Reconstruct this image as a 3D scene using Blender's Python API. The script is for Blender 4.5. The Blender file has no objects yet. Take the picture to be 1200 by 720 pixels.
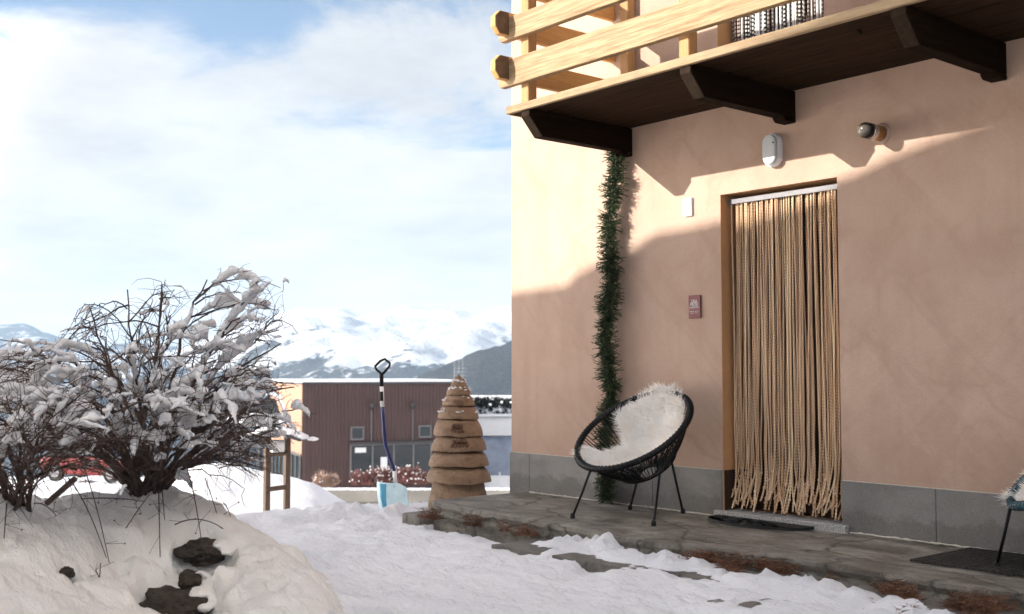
import bpy, bmesh, math, random
import numpy as np
from mathutils import Vector, Matrix, noise
random.seed(7); rng = np.random.default_rng(7)
sc = bpy.context.scene
COL = sc.collection
PI = math.pi

# ------------------------------------------------------------------ camera
CAM = np.array([0., -6., .984]); FPX = 1316.
YAW = math.radians(39.75); PITCH = math.radians(3.27)
FW = np.array([-math.cos(YAW)*math.cos(PITCH), math.sin(YAW)*math.cos(PITCH), math.sin(PITCH)])
RT = np.array([math.sin(YAW), math.cos(YAW), 0.]); UP = np.cross(RT, FW)
FH = np.array([-math.cos(YAW), math.sin(YAW), 0.])
def at(px, py, d):
    """a world point seen at this photo position, d metres ahead"""
    return CAM + d*(FW + RT*(px-600)/FPX - UP*(py-360)/FPX)
def gd(fwd, right, z=0.):
    p = np.array([CAM[0], CAM[1], 0]) + FH*fwd + RT*right; p[2] = z
    return p
cd = bpy.data.cameras.new('camera'); cam = bpy.data.objects.new('camera', cd); COL.objects.link(cam)
cam.location = CAM
cam.rotation_euler = Matrix(((RT[0], UP[0], -FW[0]), (RT[1], UP[1], -FW[1]), (RT[2], UP[2], -FW[2]))).to_euler()
cd.sensor_width = 36; cd.lens = 36*FPX/1200; cd.clip_end = 60000; cd.clip_start = .05
cd.dof.use_dof = True; cd.dof.focus_distance = 7.4; cd.dof.aperture_fstop = 3.2
sc.camera = cam

# ------------------------------------------------------------------ materials
class NT:
    def __init__(s, name):
        s.m = bpy.data.materials.new(name); s.m.use_nodes = True
        s.t = s.m.node_tree; s.b = s.t.nodes['Principled BSDF']; s.tc = s.n('ShaderNodeTexCoord')
    def n(s, typ, **kw):
        x = s.t.nodes.new(typ)
        for k, v in kw.items(): setattr(x, k, v)
        return x
    def l(s, a, b): s.t.links.new(a, b)
    def co(s, scale=(1, 1, 1), rot=(0, 0, 0), gen='Object', tex=False):
        mp = s.n('ShaderNodeMapping'); mp.vector_type = 'TEXTURE' if tex else 'POINT'; mp.inputs['Scale'].default_value = scale; mp.inputs['Rotation'].default_value = rot
        s.l(s.tc.outputs[gen], mp.inputs[0]); return mp.outputs[0]
    def noise(s, scale, detail=4, rough=.55, co=None, dist=0):
        x = s.n('ShaderNodeTexNoise'); x.inputs['Scale'].default_value = scale
        x.inputs['Detail'].default_value = detail; x.inputs['Roughness'].default_value = rough
        x.inputs['Distortion'].default_value = dist
        s.l(co if co else s.tc.outputs['Object'], x.inputs['Vector']); return x.outputs['Fac']
    def voro(s, scale, co=None, feature='F1', out='Distance', rnd=1):
        x = s.n('ShaderNodeTexVoronoi', feature=feature); x.inputs['Scale'].default_value = scale
        x.inputs['Randomness'].default_value = rnd
        s.l(co if co else s.tc.outputs['Object'], x.inputs['Vector']); return x.outputs[out]
    def ramp(s, fac, stops):
        r = s.n('ShaderNodeValToRGB'); e = r.color_ramp.elements
        while len(e) < len(stops): e.new(.5)
        for i, (p, c) in enumerate(stops):
            e[i].position = p; e[i].color = (*c, 1) if not isinstance(c, (int, float)) else (c, c, c, 1)
        s.l(fac, r.inputs[0]); return r.outputs[0]
    def mix(s, fac, a, b, mode='MIX'):
        x = s.n('ShaderNodeMix', data_type='RGBA', blend_type=mode)
        for v, i in ((fac, 0), (a, 6), (b, 7)):
            if hasattr(v, 'links'): s.l(v, x.inputs[i])
            elif isinstance(v, (int, float)): x.inputs[i].default_value = v if i == 0 else (v, v, v, 1)
            else: x.inputs[i].default_value = (*v, 1)
        return x.outputs[2]
    def math(s, op, a, b=0.):
        x = s.n('ShaderNodeMath', operation=op)
        for v, i in ((a, 0), (b, 1)):
            if hasattr(v, 'links'): s.l(v, x.inputs[i])
            else: x.inputs[i].default_value = v
        return x.outputs[0]
    def bump(s, h, strength=.3, dist=.01, prev=None):
        b = s.n('ShaderNodeBump'); b.inputs['Strength'].default_value = strength; b.inputs['Distance'].default_value = dist
        s.l(h, b.inputs['Height'])
        if prev is not None: s.l(prev, b.inputs['Normal'])
        s.l(b.outputs[0], s.b.inputs['Normal']); return b.outputs[0]
    def col(s, c):
        if hasattr(c, 'links'): s.l(c, s.b.inputs['Base Color'])
        else: s.b.inputs['Base Color'].default_value = (*c, 1)
    def rough(s, r):
        if hasattr(r, 'links'): s.l(r, s.b.inputs['Roughness'])
        else: s.b.inputs['Roughness'].default_value = r

def simple(name, c, rough=.6, var=.25, scale=6, bump=.15, bscale=40, bdist=.003, metal=0, co=None, spec=None):
    t = NT(name); cc = t.co(co) if co else None
    c = np.array(c)
    n = t.noise(scale, 5, .6, cc)
    t.col(t.ramp(n, [(.3, tuple(c*(1-var))), (.7, tuple(np.minimum(c*(1+var), .95)))]))
    if bump: t.bump(t.noise(bscale, 4, .6, cc), bump, bdist)
    t.rough(rough); t.b.inputs['Metallic'].default_value = metal
    if spec is not None: t.b.inputs['Specular IOR Level'].default_value = spec
    return t.m

def plaster():
    t = NT('plaster')
    big = t.noise(.55, 5, .62); mid = t.noise(3.2, 6, .65, t.co((1, 1, .7)))
    c = t.mix(t.ramp(big, [(.36, 0), (.66, 1)]), (.44, .308, .24), (.52, .38, .296))
    c = t.mix(t.math('MULTIPLY', t.ramp(mid, [(.44, 0), (.7, 1)]), .4), c, (.37, .235, .165))
    # faint diagonal trowel scratches
    s1 = t.noise(3.4, 8, .68, t.co((5., 1, .9), (0, math.radians(48), 0), tex=True), .5)
    c = t.mix(t.math('MULTIPLY', t.ramp(s1, [(.54, 0), (.6, 1), (.7, 0)]), .17), c, (.33, .2, .145))
    s2 = t.noise(3.0, 8, .68, t.co((6., 1, .8), (0, math.radians(-42), 0), tex=True), .6)
    c = t.mix(t.math('MULTIPLY', t.ramp(s2, [(.56, 0), (.6, 1), (.66, 0)]), .1), c, (.33, .2, .15))
    run = t.noise(2.0, 5, .6, t.co((5, 1, .35)))
    c = t.mix(t.math('MULTIPLY', t.ramp(run, [(.52, 0), (.75, 1)]), .25), c, (.36, .25, .2))
    wv = t.n('ShaderNodeVectorMath', operation='ADD'); nzc = t.n('ShaderNodeTexNoise'); nzc.inputs['Scale'].default_value = 1.6; nzc.inputs['Detail'].default_value = 4
    t.l(t.tc.outputs['Object'], nzc.inputs['Vector']); t.l(t.tc.outputs['Object'], wv.inputs[0]); t.l(nzc.outputs['Color'], wv.inputs[1])
    ln = t.ramp(t.voro(.9, wv.outputs[0], 'DISTANCE_TO_EDGE'), [(0, 1), (.02, .35), (.06, 0)])
    c = t.mix(t.math('MULTIPLY', t.math('MULTIPLY', ln, t.ramp(t.noise(1.1, 4, .6), [(.45, 0), (.6, 1)])), .34), c, (.33, .2, .145))
    gr = t.noise(95, 4, .75)
    c = t.mix(t.math('MULTIPLY', t.ramp(gr, [(.35, 1), (.55, 0)]), .22), c, (.3, .19, .14))
    t.col(c); t.rough(.9); t.b.inputs['Specular IOR Level'].default_value = .2
    b = t.bump(t.noise(170, 4, .7), .3, .004)
    b = t.bump(t.noise(26, 6, .65), .28, .01, b)
    t.bump(t.noise(3.5, 4, .6), .25, .03, b)
    return t.m
def snow(name='snow', tint=(.88, .88, .9), fine=1.):
    t = NT(name)
    n = t.noise(1.6, 5, .6)
    t.col(t.mix(t.ramp(n, [(.35, 0), (.65, 1)]), tuple(np.array(tint)*.95), tint))
    t.rough(.75); t.b.inputs['Specular IOR Level'].default_value = .25
    t.b.inputs['Subsurface Weight'].default_value = .0
    b = t.bump(t.noise(15*fine, 6, .66, t.co((1, 1.7, 1))), .85, .035)
    t.bump(t.noise(75*fine, 4, .72), .6, .01, b)
    return t.m
def wood(name, a, b, axis=0, rough=.7, grain=1., dirt=None):
    t = NT(name)
    s = [14*grain, 14*grain, 14*grain]; s[axis] = .9*grain
    g = t.noise(3, 8, .7, t.co(tuple(s)), .4)
    c = t.mix(t.ramp(g, [(.3, 0), (.7, 1)]), a, b)
    s2 = [60*grain]*3; s2[axis] = 1.5
    g2 = t.noise(2, 4, .6, t.co(tuple(s2)))
    c = t.mix(t.math('MULTIPLY', t.ramp(g2, [(.56, 0), (.7, 1)]), .6), c, tuple(np.array(a)*.45))
    if dirt: c = t.mix(t.math('MULTIPLY', t.ramp(t.noise(2.2, 5, .65), [(.45, 0), (.75, 1)]), .7), c, dirt)
    t.col(c); t.rough(rough); t.b.inputs['Specular IOR Level'].default_value = .25
    t.bump(g2, .25, .004)
    if max(b) < .05: t.b.inputs['Specular IOR Level'].default_value = .06
    return t.m
def slate(name, c1, c2, wet):
    t = NT(name)
    a = t.noise(3.2, 8, .72, t.co((1, 1.25, 1)), .2)
    c = t.mix(t.ramp(a, [(.32, 0), (.68, 1)]), c1, c2)
    w = t.noise(3.6, 8, .74, t.co((.9, 1.7, 1)), .5)
    wf = t.ramp(w, [(.46, 0), (.6, 1)])
    c = t.mix(t.math('MULTIPLY', wf, .75), c, wet)
    sp = t.noise(60, 3, .7)
    c = t.mix(t.math('MULTIPLY', t.ramp(sp, [(.58, 0), (.72, 1)]), .35), c, tuple(np.array(c2)*1.6))
    # joints between irregular flags
    wv = t.n('ShaderNodeVectorMath', operation='MULTIPLY_ADD'); nzc = t.n('ShaderNodeTexNoise'); nzc.inputs['Scale'].default_value = 2.6; nzc.inputs['Detail'].default_value = 6
    t.l(t.tc.outputs['Object'], nzc.inputs['Vector']); t.l(nzc.outputs['Color'], wv.inputs[0]); wv.inputs[1].default_value = (.45, .45, .45); t.l(t.co((1, 1.5, 1)), wv.inputs[2])
    e = t.voro(1.25, wv.outputs[0], 'DISTANCE_TO_EDGE')
    jf = t.ramp(e, [(0, 1), (.016, .35), (.04, 0)])
    fl = t.ramp(t.noise(9, 8, .78, t.co((.9, 1.6, 1)), .6), [(.38, 1), (.46, 0)])
    c = t.mix(t.math('MULTIPLY', fl, .55), c, wet)
    c = t.mix(t.math('MULTIPLY', jf, .6), c, (.035, .026, .02))
    t.col(c); t.rough(t.ramp(wf, [(0, .8), (1, .42)]))
    b = t.bump(t.noise(9, 9, .78, t.co((1, 1.3, 6)), .3), 1., .035)
    b = t.bump(t.noise(70, 4, .7), .3, .004, b)
    t.bump(t.ramp(e, [(0, 0), (.025, 1)]), .6, .012, b)
    return t.m
M = {}
M['plaster'] = plaster()
M['snow'] = snow()
M['snow_bush'] = snow('bush_snow', (.87, .86, .87), 1.6)
M['bank'] = snow('bank_snow', (.86, .83, .79))
M['plinth'] = None
def plinth_mat():
    t = NT('plinth_stone')
    a = t.noise(1.6, 6, .65)
    c = t.mix(t.ramp(a, [(.35, 0), (.65, 1)]), (.165, .158, .147), (.25, .24, .226))
    w = t.noise(1.3, 5, .6, t.co((1, 1, 2)))
    c = t.mix(t.math('MULTIPLY', t.ramp(w, [(.5, 0), (.56, 1)]), .35), c, (.13, .12, .112))
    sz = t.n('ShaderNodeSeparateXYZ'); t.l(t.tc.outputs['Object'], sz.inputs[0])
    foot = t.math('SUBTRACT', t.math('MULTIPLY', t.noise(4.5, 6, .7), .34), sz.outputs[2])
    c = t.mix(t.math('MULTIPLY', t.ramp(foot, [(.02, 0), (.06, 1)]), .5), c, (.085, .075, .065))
    c = t.mix(t.math('MULTIPLY', t.ramp(t.noise(150, 3, .7), [(.5, 0), (.7, 1)]), .35), c, (.42, .4, .38))
    t.col(c); t.rough(.75)
    b = t.bump(t.noise(120, 4, .7, t.co((1, 1, 1.6))), .5, .004); t.bump(t.noise(14, 6, .7, t.co((1, 1, 3))), .3, .01, b)
    return t.m
M['plinth'] = plinth_mat()
M['mortar'] = simple('mortar', (.5, .46, .4), .9)
M['slab'] = slate('slate_slab', (.18, .164, .138), (.39, .355, .3), (.072, .054, .036))
M['paver'] = slate('slate_paver', (.16, .148, .13), (.28, .26, .23), (.085, .065, .045))
def granite():
    t = NT('granite'); c = t.ramp(t.noise(110, 4, .85), [(.36, (.08, .078, .076)), (.5, (.32, .31, .3)), (.64, (.75, .73, .71))])
    t.col(c); t.rough(.6); t.bump(t.noise(150, 3, .6), .2, .002); return t.m
M['granite'] = granite()
M['wood_light'] = wood('larch_light', (.2, .118, .055), (.45, .32, .185), 0)
M['wood_side'] = wood('larch_side', (.5, .26, .09), (.64, .36, .14), 1)
M['wood_post'] = wood('larch_post', (.36, .19, .075), (.48, .29, .135), 2)
M['wood_shade'] = simple('shaded_larch', (.11, .058, .028), .8, .4, 12)  # larch darkened for the shaded side of the stub tips
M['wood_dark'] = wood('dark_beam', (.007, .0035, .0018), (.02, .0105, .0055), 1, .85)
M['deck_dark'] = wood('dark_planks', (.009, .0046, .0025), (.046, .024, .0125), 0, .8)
M['fascia'] = wood('weathered_edge', (.25, .165, .09), (.42, .31, .19), 0, .8, 1, (.16, .105, .065))
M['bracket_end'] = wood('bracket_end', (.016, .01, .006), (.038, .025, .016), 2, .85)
M['door_wood'] = wood('door_wood', (.035, .02, .013), (.06, .033, .02), 2)
M['reveal'] = simple('reveal_plaster', (.5, .27, .12), .9, .12, 4)
M['rope'] = None
def rope_mat(name, a, b, wave=None):
    t = NT(name)
    n = t.noise(9, 4, .6, t.co((6, 6, .4)))
    c = t.mix(t.ramp(n, [(.35, 0), (.65, 1)]), a, b)
    if wave:
        w = t.n('ShaderNodeTexWave', wave_type='BANDS', bands_direction='Z'); w.inputs['Scale'].default_value = 11
        w.inputs['Distortion'].default_value = 1.5; w.inputs['Detail'].default_value = 1
        t.l(t.tc.outputs['Object'], w.inputs['Vector'])
        c = t.mix(t.ramp(w.outputs['Fac'], [(.42, 0), (.5, 1)]), c, wave)
    t.col(c); t.rough(.85); t.bump(t.noise(300, 2, .6), .3, .002); return t.m
M['rope'] = rope_mat('jute_rope', (.52, .34, .21), (.72, .51, .34))
M['rope2'] = rope_mat('jute_rope_dark', (.42, .25, .14), (.6, .4, .24))
M['rope3'] = rope_mat('jute_rope_pale', (.66, .47, .29), (.83, .65, .44))
M['cord_a'] = rope_mat('braid_black_white', (.75, .73, .7), (.8, .78, .74), (.03, .025, .03))
M['cord_b'] = rope_mat('braid_dark', (.04, .03, .035), (.07, .05, .05), (.3, .26, .24))
M['cord_c'] = rope_mat('braid_white', (.75, .72, .68), (.82, .8, .76))
M['cord_d'] = rope_mat('braid_maroon', (.1, .02, .02), (.16, .04, .035), (.5, .45, .4))
M['alu'] = simple('aluminium', (.15, .14, .155), .5, .1)
M['black'] = simple('black_plastic', (.006, .006, .0065), .5, .3, spec=.25)
M['rubber'] = simple('rubber', (.007, .007, .007), .75, .3, 20, .4, 90)
M['mat_grey'] = simple('worn_rubber', (.03, .026, .023), .8, .35, 8)
M['black_metal'] = simple('black_steel', (.006, .006, .007), .5, .2, spec=.25)
M['teal'] = simple('teal_plastic', (.015, .075, .105), .4, .2)
M['teal_dark'] = simple('teal_dark_plastic', (.012, .03, .042), .5, .2)
def fleece():
    t = NT('fleece'); c = t.ramp(t.noise(7, 4, .6), [(.3, (.93, .89, .84)), (.6, (.965, .955, .935))])
    d, tr, mx_ = t.n('ShaderNodeBsdfDiffuse'), t.n('ShaderNodeBsdfTranslucent'), t.n('ShaderNodeMixShader'); mx_.inputs[0].default_value = .45
    t.l(c, d.inputs[0]); t.l(c, tr.inputs[0]); t.l(d.outputs[0], mx_.inputs[1]); t.l(tr.outputs[0], mx_.inputs[2])
    t.l(mx_.outputs[0], t.t.nodes['Material Output'].inputs['Surface']); return t.m
M['fur'] = fleece()
M['hide'] = simple('hide', (.42, .3, .2), .9, .1)
M['needles'] = simple('fir_needles', (.021, .04, .013), .7, .5, 25, 0)
M['needles_tip'] = simple('fir_needle_tips', (.075, .105, .04), .7, .4, 25, 0)
M['twig'] = simple('twig_bark', (.06, .036, .028), .85, .4, 20)
M['stem'] = simple('stem_bark', (.05, .032, .024), .9, .4, 15, .5, 40, .006)
M['berry'] = simple('red_berry', (.16, .012, .012), .4, .2)
M['litter'] = simple('dry_needles', (.145, .065, .034), .9, .55, 6, 0)
M['rock'] = simple('dark_rock', (.03, .022, .016), .9, .6, 8, .9, 18, .03)
M['carved'] = None
def carved():
    t = NT('carved_wood')
    n = t.noise(5, 7, .68, t.co((1, 1, 3.)), .4)
    c = t.mix(t.ramp(n, [(.3, 0), (.7, 1)]), (.17, .098, .054), (.33, .215, .132))
    v = t.noise(7, 6, .72, t.co((9, 9, .6)))
    c = t.mix(t.math('MULTIPLY', t.ramp(v, [(.5, 0), (.66, 1)]), .42), c, (.09, .05, .028))
    p = t.noise(6, 3, .5)
    c = t.mix(t.math('MULTIPLY', t.ramp(p, [(.62, 0), (.68, 1)]), .7), c, (.085, .035, .02))
    t.col(c); t.rough(.75); b = t.bump(v, .45, .01); t.bump(t.noise(60, 4, .6), .4, .005, b); return t.m
M['carved'] = carved()
M['core_shade'] = simple('carved_gap_shade', (.05, .027, .016), .85, .35)
M['relief'] = simple('relief_wood', (.12, .06, .035), .8, .3)
M['white_plastic'] = simple('white_plastic', (.75, .75, .76), .45, .05)
M['grey_plastic'] = simple('grey_plastic', (.34, .34, .33), .5, .1)
M['diffuser'] = simple('milky_diffuser', (.45, .46, .46), .35, .06)
M['amber'] = simple('amber_wood', (.28, .125, .035), .5, .2)
M['chrome'] = simple('chrome', (.55, .52, .5), .25, .15, metal=1)
M['red_sign'] = simple('red_sign', (.14, .013, .017), .45, .1)
M['white_paint'] = simple('white_paint', (.78, .77, .76), .5, .03)
M['blue_tube'] = simple('blue_tube', (.012, .016, .1), .35, .2)
M['blade'] = simple('light_blue_blade', (.66, .83, .88), .4, .12, 12)
M['blade_core'] = simple('blue_blade_core', (.1, .38, .55), .4, .12)
M['feeder_wood'] = wood('feeder_wood', (.065, .042, .03), (.125, .085, .06), 2)
M['feeder_roof'] = simple('feeder_roof', (.03, .035, .045), .7, .3)
def glass(name, c=(.03, .04, .045), rough=.06):
    t = NT(name); t.col(c); t.rough(rough); t.b.inputs['Specular IOR Level'].default_value = .45; return t.m
M['glass'] = glass('dark_glass', (.02, .025, .028), .12); M['lens'] = glass('lamp_glass', (.1, .085, .07), .12)
M['brown_clad'] = simple('brown_cladding', (.064, .034, .03), .6, .15, .7)
M['pink_wall'] = simple('pink_render', (.27, .15, .1), .9, .06, 1, .1, 10)
M['frame_dark'] = simple('dark_frame', (.04, .035, .035), .6)
M['frame_grey'] = simple('grey_frame', (.13, .125, .125), .6)
M['concrete'] = simple('concrete', (.15, .135, .11), .9, .2, 1.2, .2, 8, .01)
M['concrete_pale'] = simple('pale_concrete', (.24, .22, .19), .9, .12, 1.2)
M['shrub'] = simple('reddish_shrub', (.16, .07, .06), .9, .5, 2, 0)
M['shrub_pale'] = simple('pale_dry_shrub', (.36, .24, .18), .9, .4, 2, 0)
M['hedge'] = simple('dark_hedge', (.015, .022, .02), .9, .5, 3, 0)
M['car_red'] = simple('red_paint', (.15, .008, .008), .3, .05)
M['car_dark'] = glass('car_glass', (.015, .03, .04))
M['lamp_red'] = simple('tail_lamp', (.5, .02, .015), .3, .1)
M['white_wall'] = simple('white_render', (.68, .67, .66), .9, .05)
M['bluegrey_wall'] = simple('bluegrey_render', (.27, .31, .38), .9, .25, .8, .2, 6, .02)
M['cream_wall'] = simple('cream_render', (.62, .55, .46), .9, .08, 1)
M['mast'] = simple('galvanised', (.55, .56, .58), .5, .1)
def mountain(name, lo, hi, bias, s):
    t = NT(name)
    sp = t.n('ShaderNodeSeparateXYZ'); t.l(t.tc.outputs['Object'], sp.inputs[0])
    alt = t.n('ShaderNodeMapRange'); alt.inputs[1].default_value = lo; alt.inputs[2].default_value = hi
    alt.inputs[3].default_value = .16; alt.inputs[4].default_value = -.16
    t.l(sp.outputs[2], alt.inputs[0])
    a = t.noise(s, 9, .66, t.co((1, .55, 1.5), (0, 0, math.radians(35))), .5); b = t.noise(s*9, 5, .7)
    f = t.math('ADD', t.math('ADD', t.math('MULTIPLY', a, .75), t.math('MULTIPLY', b, .25)), alt.outputs[0])
    f = t.math('ADD', f, bias)
    fo = t.mix(t.ramp(t.noise(s*20, 4, .6), [(.4, 0), (.65, 1)]), (.012, .018, .02), (.06, .045, .035))
    mask = t.ramp(f, [(.5, 0), (.535, 1)])
    t.col(t.mix(mask, (.56, .58, .62), fo)); t.rough(.9); t.b.inputs['Specular IOR Level'].default_value = .1
    t.bump(t.noise(s*4, 8, .7), 1., 60); return t.m
M['mtn'] = mountain('snow_mountain', -300, 330, .035, .0024)
M['mtn_far'] = mountain('rock_mountain', -100, 900, .02, .0012)
M['mtn_forest'] = mountain('forest_mountain', -250, 560, .085, .0045)
M['slope'] = mountain('snow_slope', -30, 60, -.06, .02)

# ------------------------------------------------------------------ mesh building
class MB:
    def __init__(s): s.v = []; s.f = []; s.mi = []; s.cur = 0
    def add(s, vs, fs):
        o = len(s.v); s.v += [tuple(map(float, p)) for p in vs]
        s.f += [tuple(i+o for i in f) for f in fs]; s.mi += [s.cur]*len(fs)
    def box(s, a, b, M4=None):
        (x0, y0, z0), (x1, y1, z1) = a, b
        v = [(x0, y0, z0), (x1, y0, z0), (x1, y1, z0), (x0, y1, z0), (x0, y0, z1), (x1, y0, z1), (x1, y1, z1), (x0, y1, z1)]
        if M4 is not None: v = [tuple(M4 @ Vector(p)) for p in v]
        s.add(v, [(0, 3, 2, 1), (4, 5, 6, 7), (0, 1, 5, 4), (1, 2, 6, 5), (2, 3, 7, 6), (3, 0, 4, 7)])
    def prism(s, poly, axis, a, b):
        """polygon in the two other axes extruded along axis from a to b"""
        def mk(p, t):
            q = list(p); q.insert(axis, t); return q
        n = len(poly); v = [mk(p, a) for p in poly]+[mk(p, b) for p in poly]
        s.add(v, [tuple(range(n))[::-1], tuple(range(n, 2*n))]+[(i, (i+1) % n, n+(i+1) % n, n+i) for i in range(n)])
    def tube(s, pts, r, n=6, cap=True):
        pts = [np.asarray(p, float) for p in pts]; m = len(pts)
        if not hasattr(r, '__len__'): r = [r]*m
        T = [pts[min(i+1, m-1)]-pts[max(i-1, 0)] for i in range(m)]
        T = [t/(np.linalg.norm(t)+1e-9) for t in T]
        u = np.cross(T[0], (0, 0, 1.)); 
        if np.linalg.norm(u) < 1e-3: u = np.array([1., 0, 0])
        V = []
        for i in range(m):
            u = u-T[i]*(u@T[i]); u /= np.linalg.norm(u)+1e-9; w = np.cross(T[i], u)
            for k in range(n):
                a = 2*PI*k/n; V.append(pts[i]+r[i]*(math.cos(a)*u+math.sin(a)*w))
        F = [(i*n+k, i*n+(k+1) % n, (i+1)*n+(k+1) % n, (i+1)*n+k) for i in range(m-1) for k in range(n)]
        if cap: F += [tuple(range(n))[::-1], tuple(range((m-1)*n, m*n))]
        s.add(V, F)
    def ring(s, c, u, w, ru, rw, r, n=48, k=8):
        c, u, w = map(np.asarray, (c, u, w)); V = []; nn = np.cross(u, w)
        for i in range(n):
            a = 2*PI*i/n; p = c+u*ru*math.cos(a)+w*rw*math.sin(a)
            o = u*math.cos(a)+w*math.sin(a)
            for j in range(k):
                b = 2*PI*j/k; V.append(p+r*(math.cos(b)*o+math.sin(b)*nn))
        s.add(V, [(i*k+j, ((i+1) % n)*k+j, ((i+1) % n)*k+(j+1) % k, i*k+(j+1) % k) for i in range(n) for j in range(k)])
    def lathe(s, prof, c=(0, 0, 0), n=32, fn=None, axis='Z'):
        V = []
        for (r, z) in prof:
            for k in range(n):
                a = 2*PI*k/n; x, y, q = r*math.cos(a), r*math.sin(a), z
                if fn: x, y, q = fn(x, y, q, a)
                if axis == 'Y': x, y, q = x, -q, y
                V.append((x+c[0], y+c[1], q+c[2]))
        m = len(prof)
        s.add(V, [(i*n+k, i*n+(k+1) % n, (i+1)*n+(k+1) % n, (i+1)*n+k) for i in range(m-1) for k in range(n)]
              + [tuple(range(n))[::-1], tuple(range((m-1)*n, m*n))])
    def grid(s, P):
        """P[i][j] array of points"""
        P = np.asarray(P); a, b = P.shape[:2]
        s.add(P.reshape(-1, 3), [(i*b+j, i*b+j+1, (i+1)*b+j+1, (i+1)*b+j) for i in range(a-1) for j in range(b-1)])
    def blob(s, c, r, sub=2, amp=.2, fr=2., sq=(1, 1, 1)):
        bm = bmesh.new(); bmesh.ops.create_icosphere(bm, subdivisions=sub, radius=1)
        sd = random.random()*99; V = []
        for v in bm.verts:
            k = 1+amp*noise.fractal(v.co*fr+Vector((sd, sd, sd)), .8, 2, 4)
            V.append((c[0]+v.co.x*r*k*sq[0], c[1]+v.co.y*r*k*sq[1], c[2]+v.co.z*r*k*sq[2]))
        F = [tuple(v.index for v in f.verts) for f in bm.faces]; bm.free(); s.add(V, F)
    def blades(s, root, d, L, w):
        """thin tapered two-segment blades, arrays of roots and directions"""
        root, d = np.asarray(root), np.asarray(d); N = len(root)
        rv = rng.normal(size=(N, 3)); side = np.cross(d, rv); side /= np.linalg.norm(side, axis=1)[:, None]+1e-9
        L = np.broadcast_to(L, (N,))[:, None]; w = np.broadcast_to(w, (N,))[:, None]
        V = np.stack([root-side*w/2, root+side*w/2, root+d*L], 1).reshape(-1, 3)
        o = len(s.v); s.v += [tuple(p) for p in V.tolist()]
        s.f += [(o+3*i, o+3*i+1, o+3*i+2) for i in range(N)]; s.mi += [s.cur]*N
    def build(s, name, mats, parent=None, smooth=False, world=True):
        me = bpy.data.meshes.new(name); V = s.v
        if parent is not None and world:
            r = parent
            while r.parent: r = r.parent
            mw = Matrix.LocRotScale(r.location, r.rotation_euler, None).inverted()
            A = np.array(mw); V = (np.asarray(V) @ A[:3, :3].T + A[:3, 3]).tolist()
        me.from_pydata(V, [], s.f)
        for m in (mats if isinstance(mats, (list, tuple)) else [mats]): me.materials.append(m)
        if any(s.mi): me.polygons.foreach_set('material_index', s.mi)
        if smooth: me.polygons.foreach_set('use_smooth', [True]*len(s.f))
        me.update()
        o = bpy.data.objects.new(name, me); COL.objects.link(o)
        if parent is not None: o.parent = parent
        return o
def recalc(o):
    bm = bmesh.new(); bm.from_mesh(o.data); bmesh.ops.recalc_face_normals(bm, faces=bm.faces); bm.to_mesh(o.data); bm.free(); return o
def bevel(o, w=.006, seg=2):
    bm = bmesh.new(); bm.from_mesh(o.data); bmesh.ops.recalc_face_normals(bm, faces=bm.faces)
    es = [e for e in bm.edges if len(e.link_faces) == 2 and e.calc_face_angle(0) > .5]
    bmesh.ops.bevel(bm, geom=es, offset=w, segments=seg, affect='EDGES', profile=.6)
    bm.to_mesh(o.data); bm.free(); return o
def thing(name, label, cat, loc=(0, 0, 0), rotz=0, group=None):
    o = bpy.data.objects.new(name, None); COL.objects.link(o); o.empty_display_size = .2
    o.location = loc; o.rotation_euler = (0, 0, rotz); return tag(o, label, cat, group)
def tag(o, label, cat, group=None):
    o['label'] = label; o['category'] = cat
    if group: o['group'] = group
    return o
def struct(o): o['kind'] = 'structure'; return o
def stuff(o): o['kind'] = 'stuff'; return o
def dup(root, loc, rotz, label):
    r = root.copy(); COL.objects.link(r); r.location = loc; r.rotation_euler = (0, 0, rotz); r['label'] = label
    def rec(src, dst):
        for ch in list(src.children):
            c = ch.copy(); COL.objects.link(c); c.parent = dst; rec(ch, c)
    rec(root, r); return r
def remesh(o, voxel, smooth_it=3):
    m = o.modifiers.new('r', 'REMESH'); m.mode = 'VOXEL'; m.voxel_size = voxel; m.use_smooth_shade = True
    s = o.modifiers.new('s', 'SMOOTH'); s.iterations = smooth_it; s.factor = .5
    dg = bpy.context.evaluated_depsgraph_get(); me = bpy.data.meshes.new_from_object(o.evaluated_get(dg))
    mats = list(o.data.materials); o.modifiers.clear(); old = o.data; o.data = me
    if not me.materials:
        for q in mats: me.materials.append(q)
    bpy.data.meshes.remove(old); return o
def fbm(x, y, s, oct=4, sd=0.):
    return np.array([noise.fractal(Vector((a*s+sd, b*s-sd, sd*.37)), .9, 2.1, oct) for a, b in zip(np.ravel(x), np.ravel(y))]).reshape(np.shape(x))
def sstep(a, b, x):
    t = np.clip((x-a)/(b-a), 0, 1); return t*t*(3-2*t)
def curve_mesh(splines, depth, dim='2D', bevel_d=0.):
    cu = bpy.data.curves.new('tmp', 'CURVE'); cu.dimensions = dim; cu.fill_mode = 'BOTH'; cu.extrude = depth
    for pts in splines:
        sp = cu.splines.new('POLY'); sp.points.add(len(pts)-1); sp.use_cyclic_u = True
        for p, q in zip(sp.points, pts): p.co = (q[0], q[1], 0, 1)
    o = bpy.data.objects.new('tmp', cu); COL.objects.link(o)
    dg = bpy.context.evaluated_depsgraph_get(); me = bpy.data.meshes.new_from_object(o.evaluated_get(dg))
    bpy.data.objects.remove(o); bpy.data.curves.remove(cu); return me
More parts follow.
